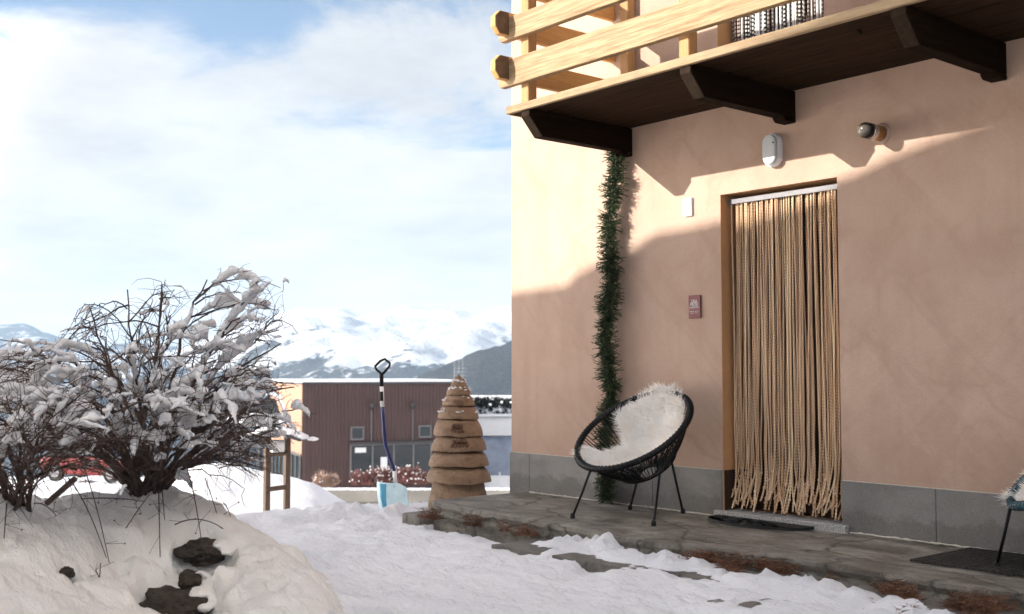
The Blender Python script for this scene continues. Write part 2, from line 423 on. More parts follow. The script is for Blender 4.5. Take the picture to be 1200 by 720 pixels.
def text_mesh(txt, size, width=None, extrude=.0006):
    cu = bpy.data.curves.new('tmp', 'FONT'); cu.body = txt; cu.size = size; cu.align_x = 'CENTER'; cu.align_y = 'CENTER'; cu.extrude = extrude
    o = bpy.data.objects.new('tmp', cu); COL.objects.link(o)
    dg = bpy.context.evaluated_depsgraph_get(); me = bpy.data.meshes.new_from_object(o.evaluated_get(dg))
    bpy.data.objects.remove(o); bpy.data.curves.remove(cu)
    if width:
        xs = [v.co.x for v in me.vertices]; k = width/(max(xs)-min(xs))
        for v in me.vertices: v.co.x *= k
    return me

# ================================================================== HOUSE
XL, XR = -7.22, 4.0
house = thing('house', 'pink plastered house with grey stone plinth and wooden balcony', 'house', (XL, 0, 0))
def wall_front():
    mb = MB()
    xs = sorted([XL, -4.985, -4.975, -4.12, -4.045, XR]); zs = [-.5, .035, 2.193, 2.86, 4.95, 6.4]
    holes = [(-4.975, -4.045, .035, 2.193), (-4.985, -4.12, 2.86, 4.95)]
    for i in range(len(xs)-1):
        for j in range(len(zs)-1):
            cx, cz = (xs[i]+xs[i+1])/2, (zs[j]+zs[j+1])/2
            if any(a < cx < b and c < cz < d for a, b, c, d in holes): continue
            mb.add([(xs[i], 0, zs[j]), (xs[i+1], 0, zs[j]), (xs[i+1], 0, zs[j+1]), (xs[i], 0, zs[j+1])], [(0, 1, 2, 3)])
    for a, b, c, d in holes:
        D = .34; mb.cur = 1
        mb.add([(a, 0, c), (a, D, c), (a, D, d), (a, 0, d)], [(0, 1, 2, 3)])
        mb.add([(b, 0, c), (b, D, c), (b, D, d), (b, 0, d)], [(3, 2, 1, 0)])
        mb.add([(a, 0, d), (b, 0, d), (b, D, d), (a, D, d)], [(3, 2, 1, 0)])
        mb.add([(a, 0, c), (b, 0, c), (b, D, c), (a, D, c)], [(0, 1, 2, 3)])
        mb.add([(a, D, c), (b, D, c), (b, D, d), (a, D, d)], [(0, 1, 2, 3)])
        mb.cur = 0
    Y = 8.
    mb.add([(XL, 0, -.5), (XL, Y, -.5), (XL, Y, 6.4), (XL, Y/2, 8.0), (XL, 0, 6.4)], [(4, 3, 2, 1, 0)])
    mb.add([(XR, 0, -.5), (XR, Y, -.5), (XR, Y, 6.4), (XR, Y/2, 8.0), (XR, 0, 6.4)], [(0, 1, 2, 3, 4)])
    mb.add([(XL, Y, -.5), (XR, Y, -.5), (XR, Y, 6.4), (XL, Y, 6.4)], [(3, 2, 1, 0)])
    return mb.build('wall', [M['plaster'], M['reveal']], house)
wall_front()
mb = MB()
for s in (0, 1):
    f = (lambda y: y) if s == 0 else (lambda y: 8-y)
    p = [(f(-.5), 6.23), (f(4.0), 8.03), (f(4.0), 8.25), (f(-.5), 6.45)]
    mb.prism(p, 0, XL-.5-.001*s, XR+.5+.001*s)
recalc(mb.build('roof', M['wood_dark'], house))
# plinth panels
PY = -.012
edges = [XL-.012, -6.98, -5.62, -4.978]
for a, b in zip(edges[:-1], edges[1:]):
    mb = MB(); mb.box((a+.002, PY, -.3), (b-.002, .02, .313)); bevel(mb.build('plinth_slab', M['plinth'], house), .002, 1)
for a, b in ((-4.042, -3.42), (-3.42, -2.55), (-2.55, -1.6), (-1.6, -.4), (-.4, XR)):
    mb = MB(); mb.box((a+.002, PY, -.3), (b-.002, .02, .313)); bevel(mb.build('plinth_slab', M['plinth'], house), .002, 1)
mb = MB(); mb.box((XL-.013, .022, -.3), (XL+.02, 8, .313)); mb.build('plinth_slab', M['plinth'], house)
for xa, xb in ((-4.976, -4.966), (-4.054, -4.044)):
    mb = MB(); mb.box((xa, .01, .03), (xb, .33, .313)); mb.build('reveal_plinth', M['door_wood'], house)
mb = MB(); mb.box((XL-.006, -.008, .3135), (-4.982, .004, .3175)); mb.box((-4.04, -.008, .3135), (XR, .004, .3175))
n = 90                                           # white efflorescence bead where plinth meets the slab
for a, b in ((XL+.25, -5.05), (-3.98, -2.2)):
    pts = [(x, -.02, .004+.004*random.random()) for x in np.linspace(a, b, n)]
    mb.tube(pts, [.004+.005*random.random()**2 for _ in pts], 5)
mb.build('mortar_line', M['mortar'], house)
mb = MB(); mb.box((-5.03, -.045, -.02), (-3.995, .16, .045)); bevel(mb.build('threshold', M['granite'], house), .004, 1)
# doors behind the curtains
mb = MB(); mb.box((-4.97, .27, .046), (-4.05, .31, 2.19))
for z0, z1 in ((.15, .95), (1.1, 2.05)):
    mb.box((-4.85, .255, z0), (-4.17, .268, z1))
mb.build('door', M['door_wood'], house)
mb = MB(); mb.box((-4.98, .27, 2.862), (-4.125, .31, 4.94)); mb.build('balcony_door', M['door_wood'], house)
# ---- balcony
DX0, DX1 = -6.04, 3.2
mb = MB()
for k in range(6):
    y0 = -1.0+k/6; mb.box((DX0+.004, y0+.003, 2.797), (DX1-.02, y0+1/6-.003, 2.835))
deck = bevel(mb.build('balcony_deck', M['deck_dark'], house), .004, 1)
mb = MB(); mb.box((DX0, -1.034, 2.79), (DX1, -1.0005, 2.842)); bevel(mb.build('fascia', M['fascia'], deck), .004, 1)
mb = MB(); mb.box((DX0-.001, -.999, 2.789), (DX0+.003, -.02, 2.843)); mb.build('end_fascia', M['wood_side'], deck)
for bx in (-5.855, -4.392, -2.995, -1.53, -.1, 1.4):
    mb = MB(); mb.prism([(.01, 2.615), (-.885, 2.615), (-1.006, 2.745), (-1.006, 2.794), (.01, 2.794)], 0, bx-.045, bx+.045)
    mb.prism([(.01, 2.586), (-.1, 2.586), (-.13, 2.613), (.01, 2.613)], 0, bx-.046, bx+.046)
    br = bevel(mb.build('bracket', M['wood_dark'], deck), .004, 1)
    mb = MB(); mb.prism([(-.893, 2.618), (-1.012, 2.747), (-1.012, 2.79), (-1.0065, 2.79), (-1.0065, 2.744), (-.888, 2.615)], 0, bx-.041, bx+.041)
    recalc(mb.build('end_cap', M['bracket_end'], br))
FY0, FY1 = -1.055, -1.0
def hexpoly(cx, cz, w, h, c=.035):
    return [(cx-w, cz-h+c), (cx-w+c, cz-h), (cx+w-c, cz-h), (cx+w, cz-h+c), (cx+w, cz+h-c), (cx+w-c, cz+h), (cx-w+c, cz+h), (cx-w, cz+h-c)]
for z0, z1 in ((2.978, 3.168), (3.306, 3.47), (3.62, 3.8)):
    mb = MB(); zc = (z0+z1)/2; mb.prism([(-6.1, z0+.03), (-6.075, z0), (3.15, z0), (3.15, z1), (-6.07, z1), (-6.1, z1-.04)], 1, FY0, FY1-.002); bevel(mb.build('railing_board', M['wood_light'], house), .008, 2)
    # side board, its bevelled end pokes out past the front boards
    mb = MB(); zz = zc+.03
    h_ = .083
    sp_ = [(-.002, zz-h_), (-.002, zz+h_), (-1.135, zz+h_), (-1.18, zz+h_-.045), (-1.18, zz-h_+.05), (-1.14, zz-h_)]
    mb.prism(sp_, 0, -6.03, -5.98)
    sb = bevel(mb.build('side_railing_board', M['wood_side'], house), .006, 2)
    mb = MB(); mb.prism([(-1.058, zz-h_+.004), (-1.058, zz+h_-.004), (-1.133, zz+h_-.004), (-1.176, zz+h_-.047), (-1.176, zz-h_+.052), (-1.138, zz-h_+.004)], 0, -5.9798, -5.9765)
    recalc(mb.build('shaded_stub_face', M['wood_shade'], sb))  # dark strip paints the shade on the right face of the stub
for px in (-5.877, -4.415, -2.97, -1.5, 0, 1.5):
    mb = MB(); mb.box((px-.04, -.998, 2.843), (px+.04, -.918, 3.95)); bevel(mb.build('railing_post', M['wood_post'], house), .005, 1)
mb = MB(); mb.box((-5.85, -.085, 2.843), (-5.765, -.003, 3.95)); bevel(mb.build('railing_post', M['wood_post'], house), .005, 1)
mb = MB(); mb.box((-6.06, -1.08, 3.952), (3.15, -.9, 3.99)); bevel(mb.build('handrail', M['wood_light'], house), .006, 2)
mb = MB(); mb.lathe([(.012, 0), (.02, .01), (.02, .022), (.008, .03)], (-3.34, -.83, 2.766), 12); mb.build('knob', M['bracket_end'], deck)

# ================================================================== CURTAINS
def cord_path(x, y, ztop, zbot, sway, flare):
    ph, ph2 = random.uniform(0, 6.28), random.uniform(0, 6.28); A = random.uniform(.002, .007)
    L = ztop-zbot; n = int(L/.0068); out = []
    fx, fy = flare; curl = random.choice([0, .01, .03, .07])
    for i in range(n+1):
        t = i/n; z = ztop-L*t
        e = max(0, (t-.85)/.15); e3 = e*e*(1.2-.2*e); e0 = max(0, (t-.7)/.3)
        wig = .011*math.sin(e0*8+ph2)*e0
        out.append((x+A*math.sin(t*7+ph)+sway*t**1.5+fx*e3+wig, y+A*.8*math.sin(t*6+ph2)+fy*e3-.3*abs(wig), max(z+curl*e3*e, .052)))
    return out
def beaded(mb, pts, r, n=6):
    o = random.randint(0, 2); R = [r*((1.0, 1.06, .5)[(i+o) % 3]) for i in range(len(pts))]
    mb.tube(pts, R, n)
curt = thing('rope_curtain', 'long tan rope door curtain hanging in the ground floor doorway', 'door curtain', (-4.51, .1, .05))
mb = MB(); mb.box((-4.965, .075, 2.135), (-4.05, .115, 2.165)); mb.box((-4.965, .07, 2.13), (-4.05, .0755, 2.168)); bevel(mb.build('rail', M['alu'], curt), .002, 1)
NC = 84
xsc = []
for i in range(NC):
    x = -4.945+.885*(i+.5)/NC+random.uniform(-.004, .004); xsc.append(x)
gaps = [-4.705, -4.3, -4.80, -4.45]
for i, x in enumerate(xsc):
    sway = random.uniform(-.012, .012)
    for g, w in zip(gaps, (.026, .02, .01, .01)):
        d = x-g
        if abs(d) < .09: sway += math.copysign(w*(1-abs(d)/.09), d)
    flare = (random.gauss(0, .036), random.uniform(-.09, .0))
    y = .095+random.uniform(-.014, .014)+(.018 if i % 2 else 0)
    zb = .055+abs(random.gauss(0, .02))
    sway = min(max(sway, -4.955-x), -4.055-x)
    fx = min(max(flare[0], -4.955-x-sway), -4.06-x-sway)
    mb = MB(); pts = cord_path(x, y, 2.15-random.uniform(0, .018), zb, sway, (fx, flare[1]))
    beaded(mb, pts, random.uniform(.0056, .0071))
    if random.random() < .6:                    # knot near the end
        k = int(len(pts)*random.uniform(.88, .965)); mb.blob(pts[k], .0125, 1, .2)
    mb.build('cord', random.choice([M['rope']]*5+[M['rope2']]*2+[M['rope3']]*2), curt, True)
curt2 = thing('braided_curtain', 'black and white braided door curtain up on the balcony', 'door curtain', (-4.55, .1, 2.87))
mb = MB(); mb.box((-4.98, .13, 4.88), (-4.125, .16, 4.92)); mb.build('rail', M['alu'], curt2)
for i in range(52):
    x = -4.965+.83*(i+.5)/52+random.uniform(-.004, .004)
    mb = MB(); y = .125+random.uniform(-.01, .01)+(.014 if i % 2 else 0); ph = random.uniform(0, 6)
    mb.tube([(x+.004*math.sin(t*6+ph), y, 4.88-2.0*t) for t in np.linspace(0, 1, 40)], random.uniform(.006, .0085), 6)
    mb.build('cord', random.choice([M['cord_a']]*3+[M['cord_b']]*2+[M['cord_c']]*3+[M['cord_d']]), curt2, True)

# ================================================================== WALL FITTINGS
def stadium(w, h, n=12):
    r = w/2; c = h/2-r
    return [(r*math.cos(a), c+r*math.sin(a)) for a in np.linspace(0, PI, n)]+[(r*math.cos(a), -c+r*math.sin(a)) for a in np.linspace(PI, 2*PI, n)]
bl = thing('bulkhead_lamp', 'oval pale grey bulkhead lamp above the door', 'wall lamp', (-4.514, 0, 2.43))
mb = MB(); mb.prism([(x-4.514, z+2.43) for x, z in stadium(.125, .22)], 1, -.04, .002); bevel(recalc(mb.build('housing', M['white_plastic'], bl)), .004, 2)
mb = MB(); mb.prism([(x-4.514, z+2.43) for x, z in stadium(.105, .2)], 1, -.068, -.0405); bevel(recalc(mb.build('diffuser', M['diffuser'], bl)), .01, 3)
mb = MB(); mb.lathe([(.006, 0), (.006, .003)], (-4.475, -.0685, 2.47), 10, axis='Y'); mb.build('screw', M['black'], bl)
mb = MB(); mb.lathe([(.008, 0), (.008, .003)], (-4.515, -.0685, 2.36), 10, axis='Y'); mb.build('screw', M['grey_plastic'], bl)
sp1 = thing('spot_lamp', 'amber and chrome spotlight sticking out right of the oval lamp', 'wall lamp', (-3.73, 0, 2.413), 0, 'spotlights on the pink wall')
def lt(name, prof, m): 
    b = MB(); b.lathe(prof, (-3.73, 0, 2.413), 28, axis='Y'); return b.build(name, m, sp1, True)
lt('base', [(.066, -.004), (.066, .006), (.05, .012)], M['plaster'])
lt('body', [(.046, .012), (.046, .085), (.044, .088)], M['amber'])
lt('collar', [(.047, .089), (.049, .094), (.049, .108), (.046, .111), (.046, .118), (.049, .121), (.049, .135), (.046, .139)], M['chrome'])
lt('lens_housing', [(.047, .1395), (.047, .178), (.044, .18)], M['black_metal'])
lt('lens', [(.045, .1802), (.043, .188), (.034, .2), (.02, .208), (.004, .211)], M['lens'])
dup(sp1, (-2.715, 0, 2.46), 0, 'dark spotlight cut off by the right edge of the picture')
# small white thermometer plate
th = thing('thermometer', 'small white plastic thermometer plate on the sunlit wall', 'thermometer', (-5.262, 0, 2.14))
mb = MB(); mb.box((-5.302, -.018, 2.075), (-5.222, .001, 2.205)); bevel(mb.build('plate', M['white_plastic'], th), .003, 1)
mb = MB(); mb.tube([(-5.262, -.02, 2.095), (-5.262, -.02, 2.18)], .0025, 6)
for k in range(8): mb.box((-5.275, -.0195, 2.1+.01*k), (-5.268, -.0185, 2.1015+.01*k))
mb.build('scale', M['grey_plastic'], th)
sg = thing('wall_sign', 'small dark red sign with white lettering beside the door', 'sign', (-5.208, 0, 1.435))
mb = MB(); mb.box((-5.262, -.012, 1.353), (-5.154, .001, 1.513)); bevel(mb.build('panel', M['red_sign'], sg), .002, 1)
for txt, sz, w, z in (('CASA', .034, .056, 1.471), ('MELISE', .03, .07, 1.45), ('IL GRANAIO', .018, .086, 1.429), ('residenza di montagna', .009, .084, 1.402), ('alloggio · camere', .008, .07, 1.39)):
    me = text_mesh(txt, sz, w); me.materials.append(M['white_paint'])
    o = bpy.data.objects.new('lettering', me); COL.objects.link(o); o.parent = sg
    o.rotation_euler = (PI/2, 0, 0); o.location = (0, -.0132, z-1.435)

# ================================================================== GARLAND
gar = thing('fir_garland', 'dark green artificial fir garland hanging down the pink wall', 'garland', (-6.05, -.1, 0))
gpts = []
for t in np.linspace(0, 1, 160):
    z = 2.64-2.62*t
    x = -5.93-.11*t+.018*math.sin(t*21)+.012*math.sin(t*9+1); y = -.072+.01*math.sin(t*17+2)
    gpts.append((x, y, z))
mb = MB(); mb.tube(gpts, .009, 6); mb.build('wire', M['twig'], gar)
mbn, mbt = MB(), MB()
for i in range(3600):
    t = random.random(); p = np.array(gpts[int(t*159)])
    lump = .42+.7*abs(math.sin(t*PI*13+.9*math.sin(t*23)))**.7+.25*noise.noise(Vector((t*60, 0, 0)))
    a = random.uniform(0, 2*PI); d = np.array([math.cos(a), math.sin(a)*.85-.12, random.uniform(-.75, .5)]); d /= np.linalg.norm(d)
    L = random.uniform(.04, .12)*lump*(1-.25*max(0, t-.65)/.35)
    if p[1]+d[1]*L > -.012: d[1] = -abs(d[1])*.4; d /= np.linalg.norm(d)
    mbn.tube([p, p+d*L], .002, 3, False)
    N = 15; s = rng.uniform(.15, 1, N); dirs = d*.75+rng.normal(size=(N, 3))*.55; dirs /= np.linalg.norm(dirs, axis=1)[:, None]
    roots = p+np.outer(s*L, d); k = s > .72
    mbn.blades(roots[~k], dirs[~k], rng.uniform(.016, .028, (~k).sum()), .0044)
    mbt.blades(roots[k], dirs[k], rng.uniform(.014, .024, k.sum()), .0044)
mbn.build('needles', M['needles'], gar); mbt.build('needle_tips', M['needles_tip'], gar)

# ================================================================== CHAIR
def make_chair(loc, rot, mats, label):
    rimm, cordm, legm = mats
    ch = thing('woven_chair', label, 'chair', loc, rot, 'round woven cord chairs')
    T = math.radians(36); RR = .42
    c = np.array([0, 0, .583]); s = np.array([1., 0, 0]); u = np.array([0, math.cos(T), math.sin(T)]); n = np.array([0, -math.sin(T), math.cos(T)])
    BO = np.array([.0, -.06])                    # bottom of the bowl, offset in the rim plane
    def bowl(rho, a):
        e = np.array([math.cos(a), math.sin(a)])*RR
        q = BO*(1-rho)+e*rho
        return c+s*q[0]+u*q[1]-n*(.335*(1-rho**2.1))
    b = MB(); b.ring(c, s, u, RR, RR, .021, 80, 10); b.build('rim', rimm, ch, True, world=False)
    b = MB()
    for k in range(84):
        a = 2*PI*k/84+.02*random.uniform(-1, 1); b.tube([bowl(r, a+.0*r) for r in np.linspace(1, .16, 12)], .0034, 5, False)
    # wrapped turns round the rim
    for k in range(84):
        a = 2*PI*(k+.5)/84; o = s*math.cos(a)+u*math.sin(a); p = c+o*RR; 
        b.ring(p, o, n, .0225, .0225, .0028, 10, 4)
    b.build('cord_basket', cordm, ch, True, world=False)
    b = MB(); pb = [bowl(.16, a) for a in np.linspace(0, 2*PI, 40)]; b.tube(pb, .008, 6)
    b.tube([bowl(.52, a)-n*.012 for a in np.linspace(0, 2*PI, 60)], .006, 6); b.build('base_ring', legm, ch, True, world=False)
    feet = [((-.05, -.335, .346), (-.19, -.385, 0)), ((.13, .005, .3), (.408, -.238, 0)), ((-.04, .06, .27), (-.272, .246, 0)), ((.1, .17, .34), (.1, .385, 0))]
    tops = [bowl(1, math.radians(262)), bowl(.34, math.radians(-15)), bowl(.24, math.radians(165)), bowl(.42, math.radians(32))]
    for (f0, foot), tp in zip(feet, tops):
        foot = np.array(foot); b = MB(); b.tube([tp, tp*.5+foot*.5, foot+(0, 0, .012)], [.0085, .0085, .0085], 8)
        lg = b.build('leg', legm, ch, True, world=False)
        b = MB(); b.lathe([(.014, 0), (.017, .004), (.016, .022), (.011, .034)], tuple(foot), 12); b.build('foot_cap', M['rubber'], lg, True, world=False)
    return ch, (c, s, u, n, RR, BO)
ch1, CH = make_chair((-5.37, -.465, .003), 0, (M['black'], M['black'], M['black_metal']), 'black woven cord chair in front of the fir garland')
ch2, _ = make_chair((-2.4, -.41, -.0), -.9, (M['teal'], M['teal_dark'], M['black_metal']), 'teal rimmed woven chair cut off by the right edge')
def sheepskin(loc, rot, label, outline):
    c, s, u, n, RR, BO = CH
    sk = thing('sheepskin', label, 'sheepskin', loc, rot, 'white sheepskins on the chairs')
    poly = np.array(outline)*RR
    def inside(x, y):
        r = False; j = len(poly)-1
        for i in range(len(poly)):
            if (poly[i][1] > y) != (poly[j][1] > y) and x < (poly[j][0]-poly[i][0])*(y-poly[i][1])/(poly[j][1]-poly[i][1])+poly[i][0]: r = not r
            j = i
        return r
    def edge(x, y):
        p = np.array((x, y)); best = 9
        for i in range(len(poly)):
            a, b2 = poly[i-1], poly[i]; t = np.clip((p-a)@(b2-a)/((b2-a)@(b2-a)), 0, 1); best = min(best, np.linalg.norm(p-a-t*(b2-a)))
        return best
    def surf(x, y, up=0.):
        q = np.array([x, y]); rho = min(1.12, np.linalg.norm(q-BO*max(0, 1-np.linalg.norm(q)/RR))/RR)
        dpt = .2*(1-min(rho, 1)**2.2) - max(0, rho-1)*.1
        return c+s*x+u*y-n*(dpt-up)
    b = MB(); st = .02; G = {}
    xs = np.arange(-RR*1.2, RR*1.2, st); V = []; F = []
    for i, x in enumerate(xs):
        for j, y in enumerate(xs):
            if inside(x, y):
                e = min(1, edge(x, y)/.06); G[i, j] = len(V); V.append(surf(x, y, .012+.022*e+.008*noise.noise(Vector((x*14, y*14, 1)))))
    for (i, j) in G:
        if all(k in G for k in ((i+1, j), (i+1, j+1), (i, j+1))): F.append((G[i, j], G[i+1, j], G[i+1, j+1], G[i, j+1]))
    b.add(V, F)
    hide = b.build('hide', M['fur'], sk, True, world=False)
    R, D = [], []; N = 0
    while N < 12000:
        x, y = random.uniform(-RR*1.2, RR*1.2), random.uniform(-RR*1.2, RR*1.2)
        if not inside(x, y): continue
        e = min(1, edge(x, y)/.06)
        nx = noise.noise(Vector((x*22, y*22, 3.1))); ny = noise.noise(Vector((x*22, y*22, 9.7)))
        ed = edge(x, y); out = np.zeros(3)
        if ed < .05:
            q = np.array([x, y])-BO; q /= np.linalg.norm(q)+1e-6; out = (s*q[0]+u*q[1])*.9*(1-ed/.05)
        d = n*.7+s*(1.5*nx)+u*(1.5*ny-.35)+out+rng.normal(size=3)*.22
        R.append(surf(x, y, .01+.02*e)); D.append(d/np.linalg.norm(d)); N += 1
    b = MB(); b.blades(R, D, rng.uniform(.03, .068, N), .0046); b.build('fleece', M['fur'], sk, False, world=False)
    return sk
OUT = [(-.82, .42), (-.45, .02), (-.58, -.26), (-.86, -.38), (-.75, -.68), (-.38, -.83), (.24, -.86), (.66, -.58), (.82, -.2), (.67, .55), (.47, .88), (.1, 1.1), (-.25, 1.09), (-.48, .86), (-.7, .66)]
sheepskin((-5.37, -.465, .003), 0, 'fluffy white sheepskin draped in the black chair', OUT)
sheepskin((-2.4, -.41, -.0), -.9, 'white sheepskin tuft on the teal chair at the right edge', [(-.95, .1), (-.85, -.55), (-.35, -1.0), (.2, -.95), (.5, -.8), (.9, -.3), (.8, .5), (.4, .95), (-.4, .95), (-.8, .6)])

# ================================================================== MATS
def half_mat():
    o = [(.385*math.cos(a), -.265*math.sin(a)**.8 if a not in (0,) else 0) for a in np.linspace(0, PI, 40)]
    sp = [o]
    for cx, cy, w, h, sh in ((a_, b_, c_*1.12, d_*1.35, e_) for a_, b_, c_, d_, e_ in ((-.25, -.055, .045, .022, .01), (-.17, -.105, .05, .025, .012), (-.09, -.06, .04, .03, .01), (-.02, -.12, .035, .02, .01),
                             (.055, -.07, .035, .025, .01), (.06, -.125, .035, .02, .01), (.15, -.11, .035, .025, .01), (-.17, -.03, .02, .008, 0.0))):
        sp.append([(cx-w+sh, cy-h), (cx+w+sh, cy-h), (cx+w-sh, cy+h), (cx-w-sh, cy+h)])
    return curve_mesh(sp, .009)
me = half_mat(); me.materials.append(M['rubber'])
dm = bpy.data.objects.new('doormat', me); COL.objects.link(dm); dm.location = (-4.6, -.055, .012)
tag(dm, 'black half round rubber doormat with cut-outs at the doorstep', 'doormat')
mb = MB(); mb.box((-3.3, -.62, .012), (-2.2, -.6, .02))
for x in np.arange(-3.2, -2.2, .034): mb.box((x, -.66, .0035), (x+.009, -.045, .0135))
for y in np.arange(-.66, -.045, .034): mb.box((-3.2, y, .003), (-2.2, y+.009, .0125))
mb2 = MB(); mb2.v, mb2.f, mb2.mi = mb.v[8:], [tuple(i-8 for i in f) for f in mb.f[6:]], mb.mi[6:]
gm = mb2.build('grid_mat', M['mat_grey']); tag(gm, 'dark rubber grid mat lying on the slab under the teal chair', 'mat')

# ================================================================== GROUND NEAR THE HOUSE
# upper slab : a sheet with a broken front edge
def slab():
    mb = MB(); P = []
    xs = np.arange(-7.06, 4.0, .03)
    for x in xs:
        zf = 0. if x < -4.6 else 0.
        fy = np.interp(x, [-7.06, -6.9, -6.3, -5.5, -4.9, -4.3, -3.7, -2.5, 4], [-.93, -.98, -1.08, -1.1, -1.16, -1.14, -1.04, -1.03, -1.05])
        fy += .035*noise.fractal(Vector((x*1.6, 3, 0)), .9, 2, 5)+.012*noise.noise(Vector((x*12, 1, 0)))
        zt = lambda y: .004*noise.noise(Vector((x*2, y*3, 5)))-.002
        row = [(x, y, zt(y)) for y in (-.0, -.15, -.3, -.45, -.6, -.75, -.9)]
        k = .012*noise.noise(Vector((x*9, 0, 7))); k2 = .018*noise.noise(Vector((x*7, 2, 7)))
        row += [(x, fy+.03, zt(fy)), (x, fy+.006, -.008+k*.5), (x, fy+k, -.03), (x, fy+.012+k2, -.06+k), (x, fy-.004+k, -.095), (x, fy+.02+k2, -.15), (x, fy+.02, -.3)]
        P.append(row)
    mb.grid(P)
    r0 = P[0]; mb.add([r0[0], (-7.06, 0, -.3), r0[-1]]+list(reversed(r0[1:-1])), [tuple(range(len(r0)+1))])
    return mb.build('stone_terrace', M['slab'], None, False)
struct(recalc(slab()))
mb = MB()
def flag(x0, x1, y0, y1, z, sk=0.):
    n = 14; P = []
    pts = []
    for t in np.linspace(0, 1, n): pts.append((x0+(x1-x0)*t+sk*0, y0))
    for t in np.linspace(0, 1, n): pts.append((x1+sk*t, y0+(y1-y0)*t))
    for t in np.linspace(0, 1, n): pts.append((x1+sk+(x0-x1)*t, y1))
    for t in np.linspace(0, 1, n): pts.append((x0+sk+(-sk)*t, y1+(y0-y1)*t))
    pts = [(a+.018*noise.noise(Vector((a*5, b*5, 2))), b+.018*noise.noise(Vector((a*5, b*5, 8)))) for a, b in pts]
    mb.prism(pts, 2, z-.12, z)
flag(-5.55, -4.95, -1.55, -1.14, -.1); flag(-4.93, -4.3, -1.6, -1.17, -.085); flag(-4.27, -3.75, -1.52, -1.16, -.075)
flag(-3.72, -2.98, -1.5, -1.07, -.068, .05); flag(-2.9, -2.2, -1.56, -1.07, -.07); flag(-2.17, -1.3, -1.5, -1.08, -.07); flag(-3.5, -2.6, -1.9, -1.53, -.085); flag(-2.57, -1.6, -2., -1.59, -.08)
pv = recalc(mb.build('pavement', M['paver'])); struct(pv)
mb = MB(); mb.box((-7.33, -1.02, -.3), (-7.09, -.62, -.115)); o = bevel(mb.build('stepping_stone', M['slab']), .015, 2); tag(o, 'small flat grey stone at the left end of the terrace slab', 'stone')

# snow sheet over the yard
def snow_yard():
    res = .028
    xs = np.arange(-11.5, 1.5, res); ys = np.arange(-6.8, 2.6, res)
    X, Y = np.meshgrid(xs, ys, indexing='ij')
    yb = np.interp(X, [-7.10, -7.05, -6.7, -6.3, -5.6, -5.25, -4.9, -4.5, -4.2, -3.8, -3.5, -3.2, -2.95, -2.7, -2.5, -1.5, 0], [9, -.97, -1.04, -1.08, -1.08, -.98, -1.0, -1.05, -1.12, -1.16, -1.2, -1.23, -1.27, -1.32, -1.39, -1.6, -2.2])
    low = X < -7.05
    big = fbm(X[::3, ::3], Y[::3, ::3], 1.2, 3, 3.3); big = np.repeat(np.repeat(big, 3, 0), 3, 1)[:X.shape[0], :X.shape[1]]
    fi = fbm(X, Y, 7., 4, 1.7)
    yb = yb+.05*fbm(X, Y*.3, 4., 3, 8.1)
    d = yb-Y
    zs = np.interp(X, [-9, -8, -7, -3, 0], [-.25, -.235, -.185, -.085, -.06])
    fwd = (X-CAM[0])*FH[0]+(Y-CAM[1])*FH[1]; rgt = (X-CAM[0])*RT[0]+(Y-CAM[1])*RT[1]
    edge = sstep(-.01, .1, d)
    z = zs-.09*(1-edge)+.014*big+.011*fi+.016*fbm(X+.4*Y, Y*1.3, 13., 3, 71.)
    # shovelled ridge of lumps along the edge
    amp = np.interp(X, [-7, -5.8, -5.45, -5.1, -4.7, -4.35, -3.9, -3.4, -2.8, -2.2, 0], [0, .01, .05, .125, .1, .075, .065, .075, .065, .055, .03])
    bil = np.abs(fbm(X, Y, 9., 3, 55.))
    lump = .6+.6*fbm(X, Y, 3.2, 2, 5.)+.75*bil
    z += amp*np.exp(-((d-.2)/.15)**2)*np.clip(lump, 0, 2)
    z += .5*amp*np.exp(-((d-.5)/.25)**2)*np.clip(.5+fbm(X, Y, 4, 3, 15.), 0, 2)
    dn = fbm(X, Y, 2.1, 2, 61.); z -= .03*sstep(.18, .42, dn)*(d > .5)
    # packed tracks
    z += .012*fbm(X*.8+Y*.6, Y*2, 2.5, 3, 21.)
    # pile the shovel stands in, at the far rim
    for (f, r, h, sf, sr) in ((9.5, -1.25, .03, .3, .3), (9.9, -1.6, .05, .4, .35), (9.7, -.5, .03, .4, .3), (9.2, -2.1, .045, .25, .5), (9.55, -1.28, .06, .14, .1), (9.5, -1.0, .045, .16, .12), (9.7, -.8, .05, .15, .15), (9.6, -1.5, .05, .14, .14)):
        z += h*np.exp(-((fwd-f)/sf)**2-((rgt-r)/sr)**2)*(1+.5*fi+.5*big)
    rim = np.interp(rgt, [-4, -2.6, -1.6, -.5, 0], [9.4, 9.5, 10.3, 10.6, 10.6])
    z -= 1.1*sstep(0, 3.0, fwd-rim)
    under = (~low) & (Y > yb+.12)
    z = np.where(under, -.26, z)
    mb = MB(); mb.grid(np.stack([X, Y, z], 2)); return mb.build('snow_ground', M['snow'], None, True)
struct(snow_yard())

